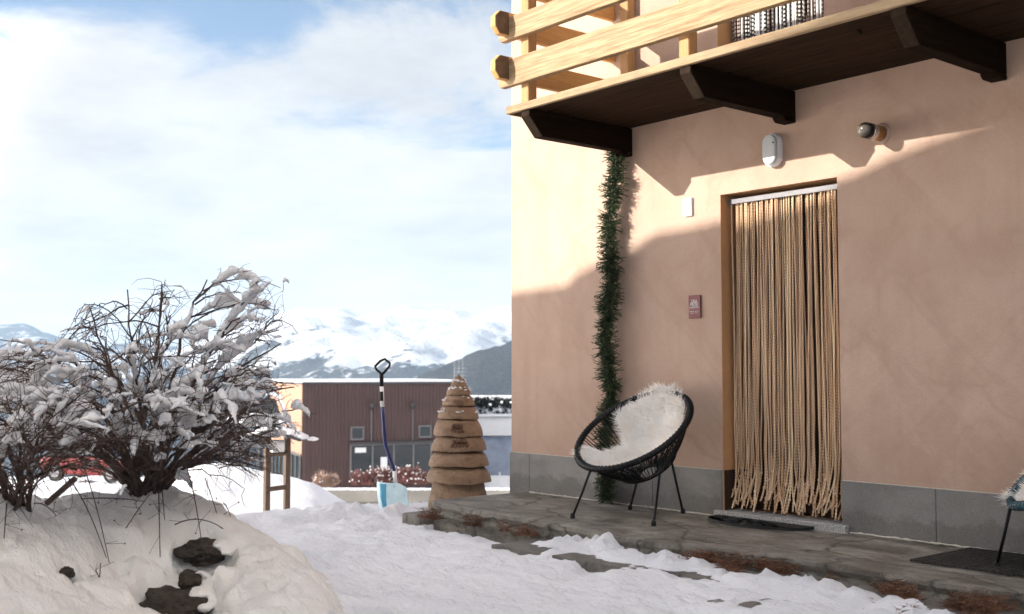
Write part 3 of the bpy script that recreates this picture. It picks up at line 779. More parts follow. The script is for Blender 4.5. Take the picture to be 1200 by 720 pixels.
# snow bank on the left
BANK = [(385, 700, 5.15), (370, 683, 5.35), (330, 655, 5.6), (290, 618, 5.9), (245, 588, 6.1), (215, 574, 6.15), (170, 578, 6.0), (100, 585, 5.85), (40, 600, 5.5), (0, 590, 5.3), (-60, 580, 5.2), (-140, 590, 5.2),
        (240, 640, 5.55), (205, 690, 5.25), (100, 650, 5.25), (100, 715, 4.8), (0, 650, 4.85), (0, 715, 4.35), (300, 690, 5.25), (335, 722, 4.95), (150, 620, 5.6), (290, 655, 5.5), (-100, 690, 4.5), (40, 770, 4.1), (200, 740, 4.8)]
def bank():
    pts = [at(*q) for q in BANK]
    ctrl = [(p[0], p[1], p[2]) for p in pts]
    for px, d in ((400, 5.2), (415, 5.7), (400, 6.3), (350, 6.6), (270, 7.0), (180, 7.3), (80, 7.3), (-40, 7.0), (-200, 6.8), (390, 4.9), (345, 4.6), (260, 4.2), (120, 3.8), (-40, 3.4), (-260, 5.6), (-260, 4.4)):
        p = at(px, 500, d); ctrl.append((p[0], p[1], -.26))
    C = np.array(ctrl); N = len(C)
    def K(r2): return .5*r2*np.log(r2+1e-12)
    A = np.zeros((N+3, N+3)); dd = ((C[:, None, :2]-C[None, :, :2])**2).sum(2); A[:N, :N] = K(dd)+np.eye(N)*.01
    A[:N, N] = 1; A[:N, N+1:] = C[:, :2]; A[N:, :N] = A[:N, N:].T
    w = np.linalg.solve(A, np.r_[C[:, 2], 0, 0, 0])
    res = .019; xs = np.arange(-8.2, -2.6, res); ys = np.arange(-6.6, -2.0, res); X, Y = np.meshgrid(xs, ys, indexing='ij')
    Z = np.zeros_like(X)
    for i in range(N): Z += w[i]*K((X-C[i, 0])**2+(Y-C[i, 1])**2)
    Z += w[N]+w[N+1]*X+w[N+2]*Y
    Z += .035*fbm(X, Y, 2.4, 4, 4.)+.02*fbm(X, Y, 7., 4, 14.)
    Z += .045*np.abs(fbm(X, Y, 4.5, 3, 24.))+.024*fbm(X, Y, 11., 3, 34.)+.007*fbm(X, Y, 27., 2, 37.)
    nz = fbm(X, Y, 6., 3, 44.); hol = np.zeros_like(Z)
    for (px, py, d, r, q, dep_) in ((238, 634, 5.55, .13, .8, .09), (205, 684, 5.2, .17, .72, .12), (238, 706, 5.08, .1, .7, .1), (222, 660, 5.4, .09, 1, .09), (78, 683, 5.0, .05, 1, .06), (143, 645, 5.3, .035, 1, .05)):   # melted hollows
        p = at(px, py, d); rr = np.hypot((X-p[0])*q, Y-p[1])/r+.28*nz; hol = np.maximum(hol, dep_*(1-sstep(.8, 1.15, rr)))
    Z -= hol
    Z = np.maximum(Z, -.3)
    def zat(x, y): return Z[int((x-xs[0])/res), int((y-ys[0])/res)]
    mb = MB(); mb.grid(np.stack([X, Y, Z], 2)); struct(mb.build('snow_bank', M['bank'], None, True)); return zat
bank_z = bank()
def rock(px, py, d, r, sq, label):
    p = at(px, py, d); mb = MB(); mb.blob((p[0], p[1], p[2]), r, 4, .35, 1.6, sq); tag(mb.build('rock', M['rock'], None, True), label, 'rock', 'rocks in the snow bank')
def rock_at(px, py, d, dz, r, sq, label):
    q = at(px, py, d); q[2] = bank_z(q[0], q[1])+dz; mb = MB(); mb.blob(q, r, 4, .3, 1.5, sq)
    o = tag(mb.build('rock', M['rock'], None, False), label, 'rock', 'rocks in the snow bank')
    if r > .05:
        mb = MB()
        for k in range(16):
            a = random.uniform(.1, PI*1.1); f = random.uniform(.55, 1.1)
            mb.blob((q[0]+math.cos(a)*r*f*sq[0], q[1]+math.sin(a)*r*f*sq[1]+r*.25, q[2]+r*sq[2]*(1-f*f)**.5*.93 if f < 1 else q[2]+.01), random.uniform(.2, .36)*r, 2, .35, 2, (1.2, 1.2, .55))
        c_ = mb.build('snow_cap', M['bank'], None, True); remesh(c_, .009, 2); c_.parent = o
rock_at(238, 634, 5.57, .03, .1, (1.25, 1.2, .62), 'upper dark rock showing through the left snow bank')
rock_at(203, 684, 5.22, .035, .135, (1.25, 1.1, .6), 'large dark rock in the lower hollow of the snow bank')
rock_at(238, 708, 5.09, .02, .075, (1.3, 1., .6), 'flat dark rock lowest in the snow bank')
rock_at(78, 683, 5.01, .01, .035, (1.1, 1, .7), 'tiny dark stone peeking out at the left of the bank')
rock_at(224, 660, 5.41, .02, .06, (1, 1, .9), 'small dark rock between the two larger rocks')

# leaf litter along the slab
def litter():
    mb = MB(); R, D = [], []
    def patch(x0, x1, y0, y1, z, n, h):
        for _ in range(n):
            t = random.random(); x = x0+(x1-x0)*t; y = random.gauss((y0+y1)/2, (y1-y0)/4)
            if noise.noise(Vector((x*4.5, y*7, 3))) < .06+.1*noise.noise(Vector((x*1.3, 0, 9))): continue
            R.append((x, y, z+random.random()**2*h)); a = random.uniform(0, 2*PI); v = np.array([math.cos(a), math.sin(a), random.uniform(-.15, .5)]); D.append(v/np.linalg.norm(v))
    patch(-6.95, -5.7, -1.2, -1.02, -.1, 3800, .07); patch(-5.9, -5.2, -1.2, -1.08, -.09, 700, .04)
    patch(-4.25, -3.3, -1.3, -1.0, -.07, 4200, .06); patch(-3.45, -3.0, -1.2, -1.05, -.066, 500, .03); patch(-3.0, -2.3, -1.4, -1.03, -.066, 4000, .06)
    patch(-2.7, -2.45, -1.62, -1.42, -.06, 900, .04); patch(-3.95, -3.55, -1.35, -1.2, -.07, 600, .03)
    mb.blades(R, D, rng.uniform(.025, .06, len(R)), rng.uniform(.003, .007, len(R))); return stuff(mb.build('leaf_litter', M['litter']))
litter()

# ================================================================== BUSHES
def smooth_path(a, b, c, n=9):
    return [np.array(a)*(1-t)**2+2*np.array(b)*t*(1-t)+np.array(c)*t*t for t in np.linspace(0, 1, n)]
def bush(name, base, targets, label, seed, snowy=.75, nsec=12):
    random.seed(seed); np.random.seed(seed)
    root = thing(name, label, 'bush', tuple(base)); stems, twigs, sn, ber = MB(), MB(), MB(), []
    base = np.asarray(base)
    def branch(a, c, r, lift, n=9, prim=False):
        v = c-CAM; dz_ = v @ FH; px_ = 600+FPX*(v @ RT)/dz_
        top = .984-(np.interp(px_, [-80, 0, 60, 100, 180, 240, 320, 350, 380], [440, 425, 412, 380, 345, 328, 335, 345, 360])-435)/FPX*dz_
        if prim: top += 9
        if px_ > 332 and not prim: c = a+(c-a)*.45
        c = np.array([c[0], c[1], min(c[2], top+.05*np.random.randn()+(.1 if random.random() < .15 else 0))])
        m = (a+c)/2+np.array([0, 0, lift])+np.random.randn(3)*.03
        p = smooth_path(a, m, c, n); p = [q+np.random.randn(3)*.007 for q in p]; return p
    def pile(p, r0):
        if p[len(p)//2][2] < base[2]+.28 and random.random() < .75: return
        """a pillow of snow along the upper side of a branch"""
        n = len(p); i0 = random.randint(0, max(0, n//3)); i1 = random.randint(n*2//3, n-1)
        seg = p[i0:i1+1]
        if len(seg) < 2: return
        m = len(seg); q = []; rr = []
        ts = np.linspace(0, m-1, m*3)
        for t in ts:
            k = min(int(t), m-2); x = seg[k]*(1-(t-k))+seg[k+1]*(t-k)
            sl = abs(seg[k+1][2]-seg[k][2])/(np.linalg.norm(seg[k+1]-seg[k])+1e-6)
            r = r0*(.35+1.25*abs(noise.noise(Vector(x*16)))+.2*random.random())*min(1, .4+3*min(t/(m-1), 1-t/(m-1)))*(1.1-.75*max(0, sl-.45)/.55)
            q.append(x+np.array([0, 0, r*.7])); rr.append(max(r, .006))
            if random.random() < .4: sn.blob(q[-1]+np.random.randn(3)*r*.5, r*random.uniform(.55, 1.05), 1, .35, 2, (1, 1, .85))
        sn.tube(q, rr, 8)
    for tg in targets:
        tp, lift, w = tg[0], tg[1], tg[2]
        a = base+np.array([random.uniform(-.06, .06), random.uniform(-.06, .06), random.uniform(-.05, .05)])
        p = branch(a, np.asarray(tp), 0, lift, 12, True); stems.tube(p, list(np.linspace(.016*w, .0035, 12)), 6)
        if random.random() < snowy*tg[3]*1.3: pile(p[4:], random.uniform(.03, .044)*tg[3])
        for k in range(nsec):
            i = random.randint(4, 10); d = p[min(i+1, 11)]-p[i-1]; d /= np.linalg.norm(d)
            v = d*1.1+np.random.randn(3)*.42; v[2] = v[2]*.45+.02; v /= np.linalg.norm(v)
            L = random.uniform(.22, .6); e = p[i]+v*L-np.array([0, 0, .08*L])
            q = branch(p[i], e, 0, .09*L/.4, 8); twigs.tube(q, list(np.linspace(.005, .0018, 8)), 4)
            if random.random() < snowy*tg[3]*.9: pile(q[1:], random.uniform(.014, .03))
            for _ in range(7):
                j = random.randint(1, 7); v2 = (q[j]-q[j-1]); v2 /= np.linalg.norm(v2); v2 = v2*.9+np.random.randn(3)*.6; v2 /= np.linalg.norm(v2)
                L2 = random.uniform(.05, .24); f = branch(q[j], q[j]+v2*L2, 0, .015, 4); twigs.tube(f, list(np.linspace(.0022, .0009, 4)), 3)
                if random.random() < snowy*.12 and abs(v2[2]) < .5: pile(f, random.uniform(.009, .015))
                if random.random() < .03: ber.append(f[-1])
    stems.build('branches', M['stem'], root); twigs.build('twigs', M['twig'], root)
    one = MB(); one.blob((0, 0, 0), .0046, 1, 0); b0 = None
    for q in ber[:30]:
        b = one.build('berry', M['berry'], root, True, world=False) if b0 is None else b0.copy()
        if b0 is None: b0 = b
        else: COL.objects.link(b)
        b.location = Vector(q)-Vector(base)
    s = sn.build('snow_cover', M['snow_bush'], root, True); remesh(s, .0075, 1); return root
random.seed(3)
B0 = at(170, 580, 6.0)
T = []
for px, py, d, lift, w, s in [(318, 333, 6.0, .42, 1, 1), (242, 328, 6.1, .3, 1, 1), (330, 405, 5.8, .3, .8, .5), (325, 388, 6.2, .3, .8, 1), (105, 360, 5.9, .1, .6, .2), (95, 430, 5.7, .25, .9, 1), (40, 425, 5.6, .3, 1, 1),
        (0, 432, 5.8, .35, 1, 1), (-40, 460, 5.6, .35, 1, 1), (20, 470, 5.3, .3, 1, 1), (-30, 500, 5.2, .3, 1, 1), (60, 480, 5.4, .25, 1, 1), (120, 425, 6.3, .2, 1, 1), (150, 415, 5.6, .2, .8, 1), (200, 400, 5.8, .2, 1, 1),
        (235, 440, 5.4, .25, 1, 1), (260, 395, 6.4, .2, .8, 1), (300, 440, 6.2, .25, .9, .8), (290, 470, 5.6, .25, 1, .8), (330, 500, 5.9, .25, 1, .7), (345, 455, 6.4, .3, .8, .5), (255, 485, 5.3, .25, 1, 1), (180, 455, 5.2, .2, 1, 1), (130, 480, 5.2, .2, 1, 1),
        (80, 500, 6.4, .25, 1, 1), (10, 510, 6.3, .3, 1, .9), (200, 370, 6.3, .15, .8, .8), (150, 340, 6.0, .1, .5, .05), (190, 335, 6.2, .1, .4, .05), (60, 420, 6.6, .25, .9, 1), (-60, 430, 6.5, .3, 1, 1), (110, 400, 6.2, .2, .7, .6), (225, 480, 6.6, .2, 1, 1), (310, 520, 6.3, .2, .9, .6)]:
    T.append((at(px, py, d), lift, w, s))
for px, py, d in [(70, 515, 5.7), (105, 530, 5.6), (130, 520, 5.5), (210, 525, 5.5), (240, 510, 5.7), (265, 530, 6.1), (290, 540, 6.2), (230, 545, 6.0), (60, 540, 6.2), (120, 505, 6.4), (190, 500, 5.4), (160, 520, 5.4), (280, 500, 5.7), (300, 480, 5.9)]:
    T.append((at(px, py, d), .12, .7, .35))
bush('snowy_bush', B0, T, 'large snow-laden bare bush arching over the left snow bank', 11, .95, 7)
B1 = at(25, 600, 5.3); T = []
for px, py, d, lift, w, s in [(-20, 470, 5.1, .2, .8, 1), (20, 490, 5.0, .15, .8, .8), (60, 505, 5.2, .2, .8, 1), (-60, 500, 5.0, .2, .8, 1), (90, 550, 5.1, .1, .7, .3), (0, 520, 4.9, .15, .8, .9), (45, 530, 5.5, .15, .8, .8), (-40, 540, 5.2, .1, .7, .6), (20, 545, 5.0, .08, .7, .2), (35, 560, 5.1, .05, .7, .1), (-10, 560, 5.2, .05, .7, .1)]:
    T.append((at(px, py, d), lift, w, s))
bush('snowy_bush', B1, T, 'smaller dark bush with snowy tips at the far left edge', 12, .6, 8)
# dry stems sticking out of the bank
ds = thing('dry_stems', 'thin dry berry stems poking out of the snow bank', 'plant', tuple(at(190, 640, 5.4)))
mbb = MB(); random.seed(5)
for (x0, y0, x1, y1, d, l) in [(215, 540, 240, 665, 5.5, 40), (186, 575, 188, 668, 5.5, 0), (80, 560, 125, 655, 5.4, 20), (95, 540, 128, 660, 5.35, 20), (8, 590, 3, 655, 5.0, 5), (115, 700, 118, 660, 5.1, 0), (135, 640, 175, 580, 5.5, 5), (205, 615, 262, 620, 5.5, 18), (190, 575, 193, 610, 5.5, 0), (262, 590, 270, 605, 5.9, 5), (40, 590, 66, 605, 5.3, 10), (95, 585, 170, 588, 5.6, 5), (240, 560, 255, 605, 6.0, 3), (120, 685, 112, 668, 5.1, 0)]:
    mb = MB(); a, b = at(x0, y0, d+.05), at(x1, y1, d-.06); p = smooth_path(a, (a+b)/2+np.array([0, 0, l*.004]), b, 8); mb.tube(p, list(np.linspace(.0035, .002, 8)), 5)
    for k in range(6):
        q = p[random.randint(1, 7)]; v = rng.normal(size=3)*.05; v[2] *= .7; mb.tube([q, q+v], .0012, 3)
        if random.random() < .2:
            mbb = MB(); mbb.blob(q+v, .005, 1, 0); mbb.build('berry', M['berry'], ds)
    mb.build('stem', M['twig'], ds)
mb = MB(); mb.tube([at(55, 590, 5.25), at(88, 561, 5.2)], .014, 6); mb.build('stem', M['twig'], ds)

# ================================================================== CARVED TREE
tb = at(537, 597, 9.7); tz = tb[2]-.03
ct = thing('carved_wooden_tree', 'brown carved wooden fir tree sculpture with stacked tiers', 'sculpture', (tb[0], tb[1], tz))
S = 9.7/FPX/3.427
def zy(y): return (630-y)*S+.02
def tier(yt, yb, hw, top, dx, first=False):
    h0, h1 = zy(yb), zy(yt); r = hw*S; rt = top*S; H = (h1-h0)*(1 if first else .97); sd = random.random()*50; tx, ty = random.uniform(-.035, .035), random.uniform(-.025, .025)
    prof = [(rt*.4, H*.3), (r*.7, H*.16), (r*.955, H*.012), (r*.965, H*.0), (r*.992, H*.0), (r, H*.02), (r, H*.06), (r*.985, H*.25), (r*.945, H*.48), (r*.88, H*.7), (r*.79, H*.88), (max(rt, r*.6), H*1.0), (rt*.5, H*1.02)]
    if first: prof = [(r*.5, .01), (r, 0), (r*.98, H*.1), (r*.5, H*.55), (r*.05, H)]
    def fn(x, y, z, a):
        k = 1+.028*noise.noise(Vector((math.cos(a)*1.4+sd, math.sin(a)*1.4, sd)))+.006*noise.noise(Vector((math.cos(a)*9+sd, math.sin(a)*9, z*9)))
        return x*k+dx*S, y*k, z+tx*x+ty*y+.012*noise.noise(Vector((math.cos(a)*2.2, math.sin(a)*2.2, sd)))*(r/.25)
    mb = MB(); mb.lathe(prof, (tb[0], tb[1], tz+h0), 64, fn); o = mb.build('tier', M['carved'], ct, True); o.data.set_sharp_from_angle(angle=.5)
    return o, prof, fn, h0
random.seed(8)
rows = [(83, 105, 16, 3, 0, True), (100, 131, 31, 10, 1, False), (128, 168, 49, 22, 0, False), (166, 209, 66, 40, 0, False), (207, 262, 83, 50, -2, False), (258, 329, 100, 62, -1, False), (324, 391, 112, 75, 0, False), (386, 450, 121, 82, 3, False), (446, 514, 131, 90, 3, False)]
for i, (yt, yb, hw, top, dx, first) in enumerate(rows):
    o, prof, fn, h0 = tier(yt, yb, hw, top, dx, first)
    if i in (1, 2, 3, 4):                         # snow left on the shoulders
        mb = MB(); r = hw*S; H = zy(yt)-zy(yb)
        for k in range(70):
            a = random.uniform(PI, 2.3*PI); f = random.uniform(.0, 1); rr = r*(.97-.3*f); zz = H*(.45+.4*f)
            if noise.noise(Vector((math.cos(a)*2.5+i*7, math.sin(a)*2.5, f*1.5))) < .05: continue
            x, y, z = fn(rr*math.cos(a), rr*math.sin(a), zz, a); mb.blob((tb[0]+x, tb[1]+y, tz+h0+z), random.uniform(.007, .016), 1, .3, 2, (1.3, 1.3, .55))
        if mb.v: mb.build('snow_patch', M['snow'], o, True)
    if i in (5, 6):                                # carved crest and knots on the face
        mb = MB(); H = zy(yt)-zy(yb)
        tocam = math.atan2(CAM[1]-tb[1], CAM[0]-tb[0])
        for k in range(7 if i == 5 else 9):
            a = tocam+(k-3.5)*.07; zz = H*(.35+(.25 if k % 2 else 0)); x, y, z = fn(hw*S*.93*math.cos(a), hw*S*.93*math.sin(a), zz, a)
            mb.blob((tb[0]+x, tb[1]+y, tz+h0+z), .019, 2, .4, 2, (1, 1, 1.2))
        mb.build('carved_relief', M['relief'], o, True)
mb = MB(); rb = [(118, 640), (122, 625), (119, 590), (110, 550), (100, 500), (90, 480)]
mb.lathe([(r*S, zy(y)) for r, y in rb], (tb[0]-.0, tb[1], tz), 64, lambda x, y, z, a: (x*(1+.02*noise.noise(Vector((math.cos(a)*5, math.sin(a)*5, z)))), y*(1+.02*noise.noise(Vector((math.cos(a)*5, math.sin(a)*5, z)))), z))
mb.build('trunk_base', M['carved'], ct, True)
mb = MB(); mb.lathe([(52*S, zy(505)), (28*S, zy(330)), (10*S, zy(150)), (4*S, zy(100))], (tb[0], tb[1], tz), 24); mb.build('core', M['core_shade'], ct, True)  # core coloured dark to paint the shade in the gaps between tiers

# ================================================================== SHOVEL
DS = 9.9
def sh(px, py, dd=0): return at(px, py, DS+dd)
so = thing('snow_shovel', 'blue handled snow shovel standing upright in a snow pile', 'shovel', tuple(sh(459, 596)))
mb = MB(); mb.tube([sh(448, 476), sh(449, 488), sh(450.5, 510), sh(452, 522), sh(457, 537), sh(461.5, 549), sh(462.5, 556)], .0165, 10); mb.build('shaft', M['blue_tube'], so, True)
mb = MB(); mb.tube([sh(447.3, 452), sh(448.1, 477)], .0175, 10); sl = mb.build('upper_shaft', M['white_paint'], so, True)
mb = MB(); mb.tube([sh(447.2, 459, -.004), sh(447.6, 470, -.004)], .0171, 8); mb.build('shaft_label', M['black'], sl, True)
mb = MB(); mb.tube([sh(462, 552), sh(464, 569)], .0175, 10); lo = mb.build('socket', M['white_paint'], so, True)
mb = MB(); mb.tube([sh(447.3, 453), sh(447, 441), sh(446.5, 437)], [.019, .019, .016], 8)
g = [sh(446.5, 438), sh(441, 433), sh(439.5, 429.5), sh(446, 423), sh(451, 421), sh(457, 426), sh(456, 430), sh(449, 438), sh(446.5, 439)]
mb.tube(g, .0115, 8); mb.build('grip', M['black'], so, True)
# blade: two curved wings and a darker core rib, seen from the back quarter
mb = MB(); P = []
ctr = sh(461, 570); zt = ctr[2]
ax = RT*.76-FH*.65; bk = np.cross(ax, (0, 0, 1))
def bl_p(u_, v_): 
    x = u_*.185; dz = -v_*.36; y = .1*(1-u_*u_)-.07*v_*v_
    c0 = sh(459.5, 566)
    return c0+ax*x+bk*y+np.array([0, 0, dz])
for v_ in np.linspace(0, 1, 14):
    w = .72+.28*min(1, v_*7)**.5; P.append([bl_p(u_*w, v_) for u_ in np.linspace(-1, 1, 24)])
P2 = [[p+bk*.006 for p in r] for r in P]
mb.grid(P); mb.grid(P2)
ri = [P[i][0] for i in range(13, -1, -1)]+[P[0][j] for j in range(1, 24)]+[P[i][23] for i in range(1, 14)]
mb.tube(ri, .009, 6); bo = mb.build('blade', M['blade'], so, True)
mb = MB(); mb.tube([bl_p(0, .0)+bk*.004, bl_p(0, .3)+bk*.01, bl_p(0, .62)+bk*.006], [.036, .03, .02], 10)
for u_ in (-.55, .55): mb.tube([bl_p(u_, .04), bl_p(u_, .9)], .008, 5)
mb.build('blade_rib', M['blade_core'], bo, True)

# ================================================================== BIRD FEEDER STAND
DF = 14.
fs = thing('bird_feeder', 'wooden bird feeder stand with snow on its little roof', 'bird feeder', tuple(at(323, 618, DF)))
k = DF/FPX
for px, dd in ((312, 0), (335.5, .12)):
    p0, p1 = at(px, 625, DF+dd), at(px, 511, DF+dd); w = .032
    mb = MB(); mb.box((p0[0]-w, p0[1]-w, p0[2]), (p0[0]+w, p0[1]+w, p1[2])); mb.build('post', M['feeder_wood'], fs)
def bar(a, b, r, name, m):
    mb = MB(); mb.tube([a, b], r, 4); return mb.build(name, m, fs)
bar(at(312, 574, DF), at(335.5, 571, DF+.12), .03, 'crossbar', M['feeder_wood']); bar(at(311, 533, DF), at(337, 531, DF+.12), .03, 'crossbar', M['feeder_wood'])
c = at(324, 530, DF+.06)
mb = MB(); mb.box((c[0]-.075, c[1]-.075, c[2]+.0), (c[0]+.075, c[1]+.075, c[2]+.15)); bevel(mb.build('seed_box', M['white_wall'], fs), .01)
# small gable roof, ridge running away from the camera
def roofp(x, y, z): return at(323, 513, DF+.06)+RT*x+FH*y+np.array([0, 0, z])
for sgn, nm in ((-1, 'roof_board'), (1, 'roof_board')):
    mb = MB(); A = [roofp(0, -.18, .085), roofp(0, .2, .085), roofp(.33*sgn, .2, -.04), roofp(.33*sgn, -.18, -.04)]
    up = np.array([0, 0, .025]); mb.add(A+[p+up for p in A], [(0, 1, 2, 3), (7, 6, 5, 4), (0, 3, 7, 4), (3, 2, 6, 7), (2, 1, 5, 6), (1, 0, 4, 5)])
    ro = recalc(mb.build(nm, M['feeder_roof'], fs))
    mb = MB()
    for t in np.linspace(.3 if sgn < 0 else .25, 1.05, 8):
        for y in (-.1, 0, .12):
            p = roofp(.33*sgn*t, y, .085-.125*t+.055); mb.blob(p, .055*random.uniform(.8, 1.2), 2, .3, 2, (1.2, 1.2, .65))
    s = mb.build('roof_snow', M['snow'], ro, True); remesh(s, .014, 3)
mb = MB(); mb.blob(roofp(.46, .05, -.02), .045, 2, .3, 2, (1.5, 1.5, .6))
tag(mb.build('snow_clump', M['snow'], None, True), 'small snow clump on a twig tip right of the bird feeder roof', 'snow clump')
# ================================================================== HILLSIDE AND MOUNTAINS
def hillside():
    fw = np.concatenate([np.arange(9.6, 24, .16), 24*1.035**np.arange(0, 62)]); rr = np.linspace(-1, 1, 260)
    F, Rr = np.meshgrid(fw, rr, indexing='ij'); Rt = Rr*np.maximum(9, F*.62)
    px = 600+FPX*Rt/F
    bl = np.interp(F, [9, 11, 14, 20, 35, 46, 60, 75, 100, 140, 200], [-1.3, -1.0, -.95, -1.2, -2.7, -3.55, -4.6, -6.9, -9, -22, -45])
    br = np.interp(F, [9, 11, 14, 20, 35, 59, 60.3, 75, 100, 140, 200], [-1.3, -1.0, -.95, -1.8, -5., -7.6, -5.9, -6.9, -9, -22, -45])
    k_ = sstep(210, 330, px); base = bl*(1-k_)+br*k_
    crest = np.interp(px, [-400, 100, 180, 205, 230, 260, 290, 330, 370, 400, 425, 470, 560], [560, 575, 573, 556, 541, 540, 547, 556, 567, 583, 600, 612, 625])
    dm_ = 16.5; zc = .984-(crest-435)/FPX*dm_
    w = np.where(F < dm_, np.exp(-((F-dm_)/2.3)**2), np.exp(-((F-dm_)/2.0)**2))
    X = CAM[0]+FH[0]*F+RT[0]*Rt; Y = CAM[1]+FH[1]*F+RT[1]*Rt
    n = .5*fbm(X, Y, .35, 4, 2.)+.5*fbm(X, Y, 1.4, 3, 9.)
    z = base+np.maximum(zc-base, 0)*w+.06*n*np.minimum(1, F/12)+np.where(F > 20, .1*n, 0)+.05*n*w
    mb = MB(); mb.grid(np.stack([X, Y, z], 2)); return mb.build('hillside', M['snow'], None, True)
struct(hillside())
def terrain(name, m, r0, r1, p0, p1, hf, na=220, nr=110, rough=1., sd=0.):
    """a stretch of real terrain: distances r0..r1, bearings by photo column; hf(px, t) gives its height"""
    pxs = np.linspace(p0, p1, na); ts = np.linspace(0, 1, nr); PX, TT = np.meshgrid(pxs, ts, indexing='ij')
    D = r0+(r1-r0)*TT; X = CAM[0]+FH[0]*D+RT[0]*D*(PX-600)/FPX; Y = CAM[1]+FH[1]*D+RT[1]*D*(PX-600)/FPX
    Z = hf(PX, TT, D)
    rg = .8*fbm(X, Y, 1/1100., 7, 3+sd)-.5*np.abs(fbm(X, Y, 1/600., 5, 9+sd)); Z = Z+rough*110*rg*np.clip(TT*3, 0, 1)
    mb = MB(); mb.grid(np.stack([X, Y, Z], 2)); return struct(mb.build(name, m, None, True))
def elev(py, D): return .984-(py-435)/FPX*D
def h_main(px, t, D):
    ridge = np.interp(px, [-600, 0, 120, 200, 260, 320, 400, 480, 540, 600, 700, 1100, 1800], [398, 392, 400, 394, 378, 360, 350, 345, 340, 336, 325, 300, 300])
    top = elev(ridge, 9500)-110; return -420+(top+420)*sstep(.02, .98, np.minimum(t*1.1, 1))**.9-np.clip(t-.93, 0, 1)*2000
terrain('snow_mountain', M['mtn'], 4300, 10500, -700, 1900, h_main, 300, 150, 1.7)
def h_forest(px, t, D):
    ridge = np.interp(px, [300, 400, 450, 500, 560, 600, 680, 900, 1500], [520, 480, 462, 432, 398, 386, 360, 300, 300])
    top = elev(ridge, 4000)-40; return -380+(top+380)*sstep(0, 1, np.minimum(t*1.6, 1))-np.clip(t-.7, 0, 1)*900
terrain('forest_mountain', M['mtn_forest'], 2600, 4900, 250, 1700, h_forest, 260, 110, .9, 7.)
def h_far(px, t, D):
    ridge = np.interp(px, [-900, -300, -60, 10, 30, 60, 95, 150, 220, 300], [372, 380, 385, 378, 374, 381, 396, 392, 398, 420])
    top = elev(ridge, 12500)-60; return -300+(top+300)*sstep(0, 1, np.minimum(t*1.4, 1))-np.clip(t-.8, 0, 1)*2500
terrain('far_mountain', M['mtn_far'], 10600, 13500, -900, 320, h_far, 200, 60, 1.1, 13.)
mb = MB(); G = []
for D in (100, 160, 260, 420, 700, 1100, 1800, 2700, 3600, 4400, 6000, 9000, 14000):
    G.append([gd(D, D*q, np.interp(D, [100, 300, 700, 1500, 2600, 14000], [-12, -90, -230, -370, -430, -440])) for q in np.linspace(-1.1, 1.1, 30)])
mb.grid(G); struct(mb.build('valley_floor', M['slope'], None, True))

# ================================================================== BUILDINGS DOWN THE SLOPE
DB = 75.
th_ = math.radians(22)
e1 = RT*math.cos(th_)+FH*math.sin(th_); e2 = -RT*math.sin(th_)+FH*math.cos(th_)
cor = at(355, 451, DB); rz = math.atan2(e1[1], e1[0])
ZB = -7.6; HT = cor[2]-ZB
bb = thing('brown_building', 'brown corrugated building with a pink side and wide dark windows', 'building', (cor[0], cor[1], ZB), rz)
u75 = DB/FPX
def bx(a, b, name, m, par, bev=0):
    mb = MB(); mb.box(a, b); o = mb.build(name, m, par, world=False); return bevel(o, bev) if bev else o
WB = 11.0; kx = u75/math.cos(th_)
def lx(px): 
    dx = (px-355)*u75; return dx/math.cos(th_)*(1+dx*math.tan(th_)/DB*1.0)
def lz(py): return HT-(py-451)*u75
rib = [(0, 12), (0, 0)]; x_ = .0
while x_ < WB-.3: rib += [(x_+.12, 0), (x_+.135, -.045), (x_+.235, -.045), (x_+.25, 0)]; x_ += .25
rib += [(WB, 0), (WB, 12)]
mb = MB(); mb.prism(rib, 2, 0, HT); recalc(mb.build('clad_wall', M['brown_clad'], bb, world=False))
bx((-.06, .0, 2.9), (-.004, 12, HT-.02), 'pink_side_wall', M['pink_wall'], bb)
bx((-.08, -.1, HT), (WB+.1, 12.1, HT+.16), 'roof_edge', M['frame_dark'], bb)
bx((-.04, -.06, HT+.162), (WB+.06, 12, HT+.3), 'roof_snow', M['snow'], bb)
def window(x0, x1, z0, z1, panes, par=bb):
    fr = .1
    mb = MB(); mb.box((x0, -.14, z0), (x0+fr, .05, z1)); mb.box((x1-fr, -.14, z0), (x1, .05, z1)); mb.box((x0+fr, -.138, z0), (x1-fr, .05, z0+fr)); mb.box((x0+fr, -.138, z1-fr), (x1-fr, .05, z1))
    for q in panes: xq = x0+(x1-x0)*q; mb.box((xq-.05, -.134, z0+fr), (xq+.05, .05, z1-fr))
    w = mb.build('window', M['frame_grey'], par, world=False)
    mb = MB(); mb.box((x0+fr, -.08, z0+fr), (x1-fr, -.055, z1-fr)); mb.build('pane', M['glass'], w, world=False); return w
window(lx(407), lx(421.5), lz(517), lz(501), []); window(lx(481), lx(495), lz(516), lz(501), [])
w = window(lx(406.5), lx(495.5), lz(566), lz(522), [.27, .53, .77])
mb = MB(); mb.box((lx(440), -.09, lz(560)), (lx(447), -.082, lz(538))); mb.box((lx(412), -.09, lz(532)), (lx(424), -.082, lz(526))); mb.build('blind', M['white_wall'], w, world=False)
bx((lx(405), -.25, lz(522)-.02), (lx(497), -.005, lz(520)+.03), 'lintel', M['frame_dark'], bb)
for px in (429.5, 474.5):
    l = MB(); l.lathe([(.18, 0), (.2, .05), (.2, .25), (.12, .32)], (lx(px), -.05, lz(476)), 16, axis='Y'); l.build('wall_lamp', M['frame_dark'], bb, True, world=False)
    bx((lx(px)-.035, -.1, lz(519)), (lx(px)+.035, -.05, lz(481)), 'downpipe', M['frame_grey'], bb)
